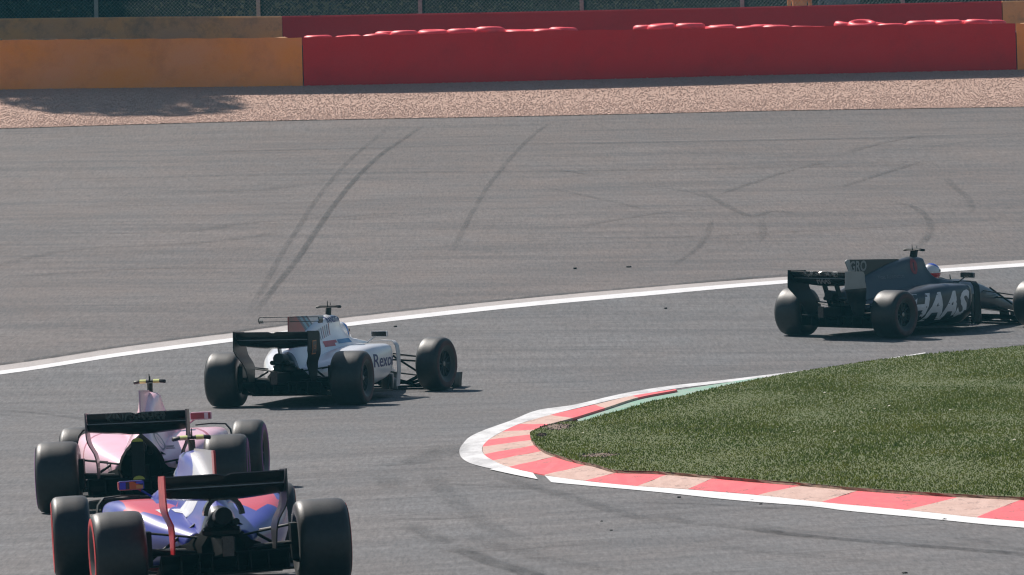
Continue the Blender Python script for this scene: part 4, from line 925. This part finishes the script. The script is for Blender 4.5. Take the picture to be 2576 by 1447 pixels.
F3 = livery('white_fin', (.74, .75, .78), [((.40, .035, .04), [(-1, 0, -2, -2.50)]), ((.03, .07, .15), [(-1, 0, -2, -2.95), (1, 0, 2, 2.50)]), ((.12, .40, .56), [(-1, 0, -2, -2.70), (1, 0, 2, 2.60)]), ((.12, .40, .56), [(-1, 0, -2, -2.88), (1, 0, 2, 2.79)])], .3, .6, .04)
P4 = livery('gunmetal_paint', (.050, .056, .068), [((.014, .015, .017), [(0, 0, -1, -.26)]), ((.012, .012, .014), [(-1, 0, 0, .08)])], .38, .35, .06)
F4 = livery('black_fin', (.016, .017, .02), [((.42, .42, .42), [(-1, 0, -.5, -.62)])], .4, .2, 0)
EP4 = livery('pale_topped_endplate', (.012, .012, .014), [((.34, .34, .33), [(0, 0, 1, .70)])], .45, .2, .1)
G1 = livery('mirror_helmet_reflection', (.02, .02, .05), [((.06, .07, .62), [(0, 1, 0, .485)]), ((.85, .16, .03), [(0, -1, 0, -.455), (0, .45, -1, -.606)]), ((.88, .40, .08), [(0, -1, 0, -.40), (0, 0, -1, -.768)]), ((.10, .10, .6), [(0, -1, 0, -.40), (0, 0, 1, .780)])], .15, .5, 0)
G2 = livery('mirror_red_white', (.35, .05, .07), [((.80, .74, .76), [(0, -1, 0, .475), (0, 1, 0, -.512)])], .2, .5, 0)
M_redep = plain('red_endplate', (.58, .03, .04), .3, var=.3, scale=12); M_darkep = plain('dark_endplate', (.045, .042, .045), .35, var=.3)
M_pinkep = plain('dusk_pink_endplate', (.16, .11, .12), .4); M_rband = plain('red_tyre_band', (.55, .03, .035), .6, var=.3, scale=14); M_pband = plain('purple_tyre_band', (.20, .05, .22), .6); M_dband = plain('dim_red_band', (.075, .03, .032), .65, var=.4, scale=14)
M_suit = plain('race_suit_dark', (.04, .05, .12), .8); M_suitw = plain('race_suit_white', (.7, .7, .72), .8); M_suitg = plain('race_suit_grey', (.12, .12, .13), .8); M_suitp = plain('race_suit_pink', (.7, .4, .5), .8)
H1 = livery('helmet_navy', (.03, .04, .2), [], .2, 1, 0); H2 = livery('helmet_pink', (.7, .4, .5), [], .2, 1, 0)
H3 = livery('helmet_white_blue', (.75, .76, .78), [((.05, .20, .55), [(.6, -.7, .35, 1.672), (-.6, .7, -.35, -1.700)]), ((.60, .05, .06), [(.6, -.7, .35, 1.700), (-.6, .7, -.35, -1.712)])], .2, 1, 0)
H4 = livery('helmet_white_red_blue', (.78, .78, .80), [((.70, .04, .05), [(0, 0, -1, -.800)]), ((.04, .08, .50), [(.5, 0, 1, 1.995)])], .2, 1, 0)
fin_a = [(1.68, .97), (1.50, 1.015), (.02, 1.005), (.0, .98), (.02, .62), (.30, .60), (.9, .70)]
fin_b = [(1.68, .97), (1.48, 1.02), (.04, 1.03), (.02, .62), (.30, .60), (.9, .70)]
fin_c = [(1.68, .97), (1.45, 1.0), (.02, 1.005), (.0, .62), (.30, .60), (.9, .70)]
fin_d = [(1.6, .94), (1.3, .975), (.03, .985), (-.02, .96), (.06, .84), (.12, .72), (.30, .60), (.9, .70)]
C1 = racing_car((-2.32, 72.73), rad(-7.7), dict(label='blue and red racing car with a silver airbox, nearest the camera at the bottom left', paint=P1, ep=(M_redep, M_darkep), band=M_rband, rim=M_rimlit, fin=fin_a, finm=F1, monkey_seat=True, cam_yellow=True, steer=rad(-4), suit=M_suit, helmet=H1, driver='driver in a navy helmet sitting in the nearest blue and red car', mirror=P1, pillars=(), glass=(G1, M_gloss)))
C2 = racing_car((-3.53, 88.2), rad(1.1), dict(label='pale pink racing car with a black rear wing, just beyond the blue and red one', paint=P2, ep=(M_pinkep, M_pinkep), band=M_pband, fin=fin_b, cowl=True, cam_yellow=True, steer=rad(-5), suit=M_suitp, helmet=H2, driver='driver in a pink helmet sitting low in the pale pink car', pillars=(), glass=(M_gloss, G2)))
C3 = racing_car((-2.757, 114.2), rad(15.5), dict(label='white racing car with red and blue stripes on its fin, in the middle', paint=P3, ep=(M_carbon, M_carbon), band=M_dband, fin=fin_c, finm=F3, twing=True, steer=rad(-10), suit=M_suitw, helmet=H3, driver='driver in a white and blue helmet sitting in the white car', vane=plain('pale_vane', (.55, .55, .55), .4), vane2=plain('white_vane', (.6, .6, .62), .4), mast=plain('white_mast', (.7, .7, .7), .4), pillars=(0,), pillar=P3))
C4 = racing_car((4.627, 129.7), rad(35.1), dict(label='dark grey racing car with white lettering, farthest away at the right', paint=P4, ep=(M_carbon, EP4), band=M_dband, fin=fin_d, finm=F4, steer=rad(-8), suit=M_suitg, helmet=H4, driver='driver in a white, red and blue helmet sitting in the dark grey car', pillars=(.10, -.10), headrest=P4))

# ---- lettering and marks on the cars
M_tw = plain('white_decal', (.74, .74, .76), .4); M_tn = plain('navy_decal', (.035, .03, .16), .4); M_tk = plain('black_decal', (.03, .03, .035), .4); M_tg = plain('grey_decal', (.22, .22, .23), .45); M_tr = plain('red_decal', (.34, .045, .05), .45); M_to = plain('orange_decal', (.55, .20, .06), .45); M_tgreen = plain('dim_green_decal', (.075, .095, .095), .4); M_tpk = plain('mauve_decal', (.25, .17, .22), .45); M_tdim = plain('dim_white_decal', (.30, .30, .30), .45)
def put(car, txt, size, o, u, v, mat, targets, shear=0, bold=0, name='lettering', su=1.0):
    V_, F_ = text_mesh(txt, size, shear, bold); V_ = [(x * su, y) for x, y in V_]
    return decal(V_, F_, [car[t] for t in targets], o, u, v, mat, car['root'], name)
# grey car
put(C4, 'HAAS', .50, (1.36, -1.6, .48), (1, 0, 0), (0, .12, 1), M_tw, ['podR', 'body'], .25, .020)
put(C4, 'HAAS', .50, (1.36, 1.6, .48), (-1, 0, 0), (0, -.12, 1), M_tw, ['podL', 'body'], .25, .020)
put(C4, 'GRO', .20, (.30, -1, .965), (1, 0, 0), (0, 0, 1), M_tdim, ['fin', 'body'], 0, .006)
decal(*disc2(.085, .11, .55), [C4['body']], (1.58, -1, .92), (1, 0, 0), (0, 0, 1), M_tr, C4['root'], 'emblem')
decal(*rect2(.03, .16), [C4['body']], (1.55, -1, .92), (1, 0, 0), (0, 0, 1), M_tr, C4['root'], 'emblem'); decal(*rect2(.03, .16), [C4['body']], (1.61, -1, .92), (1, 0, 0), (0, 0, 1), M_tr, C4['root'], 'emblem')
put(C4, 'Haas Automation', .085, (1.0, -1, .80), (1, 0, 0), (0, 0, 1), M_tg, ['body'])
put(C4, 'HAAS', .115, (-1.2, 0, 1.115), (0, -1, 0), (.45, 0, 1), M_tdim, ['flap'], .25, .006, su=2.0)
put(C4, 'HAAS', .09, (-1.2, 0, .925), (0, -1, 0), (.2, 0, 1), M_tg, ['main'], .25, .004)
# white car
put(C3, 'Rexona', .23, (1.80, -1.6, .38), (1, 0, 0), (0, -.10, 1), M_tn, ['podR'], 0, .003, su=1.35)
put(C3, 'RANDSTAD', .10, (1.66, -1, .99), (1, 0, 0), (0, 0, 1), M_tn, ['body'], .1, .003)
put(C3, 'Rexona', .30, (1.6, 1.6, .38), (-1, 0, 0), (0, .10, 1), M_tn, ['podL'], 0, .010)
decal(*rect2(.17, .17), [C3['epR']], (-.50, -1, .74), (1, 0, 0), (0, 0, 1), M_to, C3['root'], 'badge'); decal(*rect2(.145, .145), [C3['epR']], (-.50, -1.0, .74), (1, 0, 0), (0, 0, 1), M_tk, C3['root'], 'badge', .006); put(C3, 'JCB', .075, (-.50, -1, .74), (1, 0, 0), (0, 0, 1), M_to, ['epR']).location = (0, -.005, 0)
for k in range(7): decal(*rect2(.018, .14, 2, 4, .06), [C3['body']], (.95 + .075*k, -1, .82 + .010*k), (1, 0, 0), (0, 0, 1), [M_tr, M_tg, M_tn][k % 3], C3['root'], 'stripe')
decal(*rect2(.46, .07, 10, 2), [C3['body'], C3['podR']], (1.25, -1.2, .71), (1, 0, 0), (0, 0, 1), plain('stripe_red', (.55, .10, .11), .4), C3['root'], 'stripe'); decal(*rect2(.40, .05, 10, 2), [C3['body'], C3['podR']], (1.72, -1.2, .72), (1, 0, 0), (0, 0, 1), plain('stripe_blue', (.12, .28, .50), .4), C3['root'], 'stripe')
# pink car
put(C2, 'KINGFISHER', .085, (-1.2, 0, 1.12), (0, -1, 0), (.45, 0, 1), M_tgreen, ['flap'], 0, .003, su=1.25)
for s in (1, -1):
    decal(*disc2(.052, .13, .72), [C2['body'], C2['podL'], C2['podR']], (-.7, s*.145, 1.55), (0, -1, 0), (.8, 0, 1), M_tpk, C2['root'], 'emblem'); decal(*rect2(.05, .02, 4, 2, .02), [C2['body'], C2['podL'], C2['podR']], (-.7, s*.145, 1.55), (0, -1, 0), (.8, 0, 1), M_tpk, C2['root'], 'emblem')
    for dy, dz, w in ((-.085, .055, .085), (-.09, .015, .07), (-.10, -.05, .085)): decal(*rect2(w, .022, 5, 2), [C2['body'], C2['podL'], C2['podR']], (-.7, s*.145 + dy, 1.55 + dz), (0, -1, 0), (.8, 0, 1), M_tpk, C2['root'], 'lettering')
# blue car: white charging shape on the engine cover
bull = [(-.16, .10), (-.05, .13), (.02, .10), (.09, .15), (.11, .06), (.07, .0), (.10, -.12), (.05, -.10), (.02, -.02), (-.03, -.05), (-.02, -.14), (-.07, -.10), (-.08, .0), (-.14, .03)]
decal(*poly2([(x * .9, y * 1.25) for x, y in bull[::-1]]), [C1['body'], C1['podL']], (-.9, .13, 2.10), (0, -1, 0), (.9, 0, 1), M_tw, C1['root'], 'emblem')
decal(*poly2([(-.06, .05), (.06, .06), (.03, -.05), (-.03, -.07)]), [C1['body'], C1['podL']], (-.9, .34, 2.22), (0, -1, 0), (.9, 0, 1), M_tw, C1['root'], 'emblem')

# ------------------------------------------------------------------ marshals behind the back wall
def marshal(sx, mat, glove, lab, turn, arm):
    D = D_F + 1.6; x = wx(sx, D); z = Zs(x, D)
    pts = [(0, 0, .95), (0, .02, 1.18), (0, .01, 1.42), (0, .01, 1.53), (0, -.01, 1.66), (.20, 0, 1.43), (.26, .02, 1.16), (.24, -.06 * arm, .93), (-.20, 0, 1.43), (-.26, .02, 1.16), (-.24, -.08 * arm, .92),
           (.10, 0, .88), (.12, .01, .48), (.13, .03, .07), (.14, -.12, .04), (-.10, 0, .88), (-.12, .01, .48), (-.13, .03, .07), (-.14, -.12, .04)]
    ed = [(0,1),(1,2),(2,3),(3,4),(2,5),(5,6),(6,7),(2,8),(8,9),(9,10),(0,11),(11,12),(12,13),(13,14),(0,15),(15,16),(16,17),(17,18)]
    rr = [.14, .14, .15, .06, .10, .07, .05, .04, .07, .05, .04, .09, .065, .05, .04, .09, .065, .05, .04]
    o = bpy.data.objects.new('person', skin_body('marshal', pts, ed, rr, mat)); link(o, label=lab, cat='person', group='people standing behind the back wall'); o.location = (x, D, z); o.rotation_euler = (0, 0, turn)
    for s in (1, -1):
        g_ = MB()
        g_.rings([[(s*.24 + .035*k*math.cos(t), -.07*arm + .02*k*math.sin(t), zz) for t in np.linspace(0, 6.283, 9)[:-1]] for zz, k in ((.95, .9), (.90, 1.1), (.86, 1.0), (.845, .5))])
        for i in range(4): g_.tube((s*.24 - .024 + .016*i, -.07*arm, .86), (s*.24 - .02 + .015*i, -.07*arm - .02, .775 + .008*abs(i - 1)), .009, .007, 6)
        g_.tube((s*.24, -.07*arm - .03, .90), (s*.24 - s*.02, -.07*arm - .06, .845), .010, .008, 6); g_.build('glove', glove, o, smooth=True)
    bmh = bmesh.new(); bmesh.ops.create_uvsphere(bmh, u_segments=16, v_segments=10, radius=.115); me = bpy.data.meshes.new('cap'); bmh.to_mesh(me); bmh.free()
    me.materials.append(mat); c = link(bpy.data.objects.new('cap', me), o); c.location = (0, 0, 1.71); c.scale = (.85, 1, .75)
M_mo = plain('marshal_orange', (.65, .25, .05), .8); M_mb = plain('marshal_navy', (.05, .07, .11), .8); M_gl = plain('pale_glove', (.55, .55, .58), .8)
marshal(3228, M_mo, plain('pale_blue_glove', (.35, .45, .55), .8), 'person in orange overalls standing behind the dark red wall at the top right', .3, 1)
marshal(3352, M_mb, M_gl, 'person in navy with pale gloves, nearer the orange-clad one behind the wall', -.4, 1.4)
marshal(3425, M_mb, M_gl, 'rightmost navy-clad person with pale gloves behind the dark red wall', .5, .6)

# ------------------------------------------------------------------ thin teal haze, added over the circuit to lift the blacks
hz = MB().box(-60, 60, -20, 245, -6, 30).build('haze', None, kind='stuff'); hz.data.materials.clear()
m = bpy.data.materials.new('haze_air'); m.use_nodes = True; nt = m.node_tree; nt.nodes.clear()
pv = nt.nodes.new('ShaderNodeVolumePrincipled'); pv.inputs['Color'].default_value = (.22, .78, 1.0, 1); pv.inputs['Density'].default_value = .00024; pv.inputs['Anisotropy'].default_value = 0
mo = nt.nodes.new('ShaderNodeOutputMaterial'); nt.links.new(pv.outputs[0], mo.inputs['Volume']); hz.data.materials.append(m)
hz['label'] = 'thin teal haze added over the whole circuit to lift the blacks'; hz['category'] = 'haze'
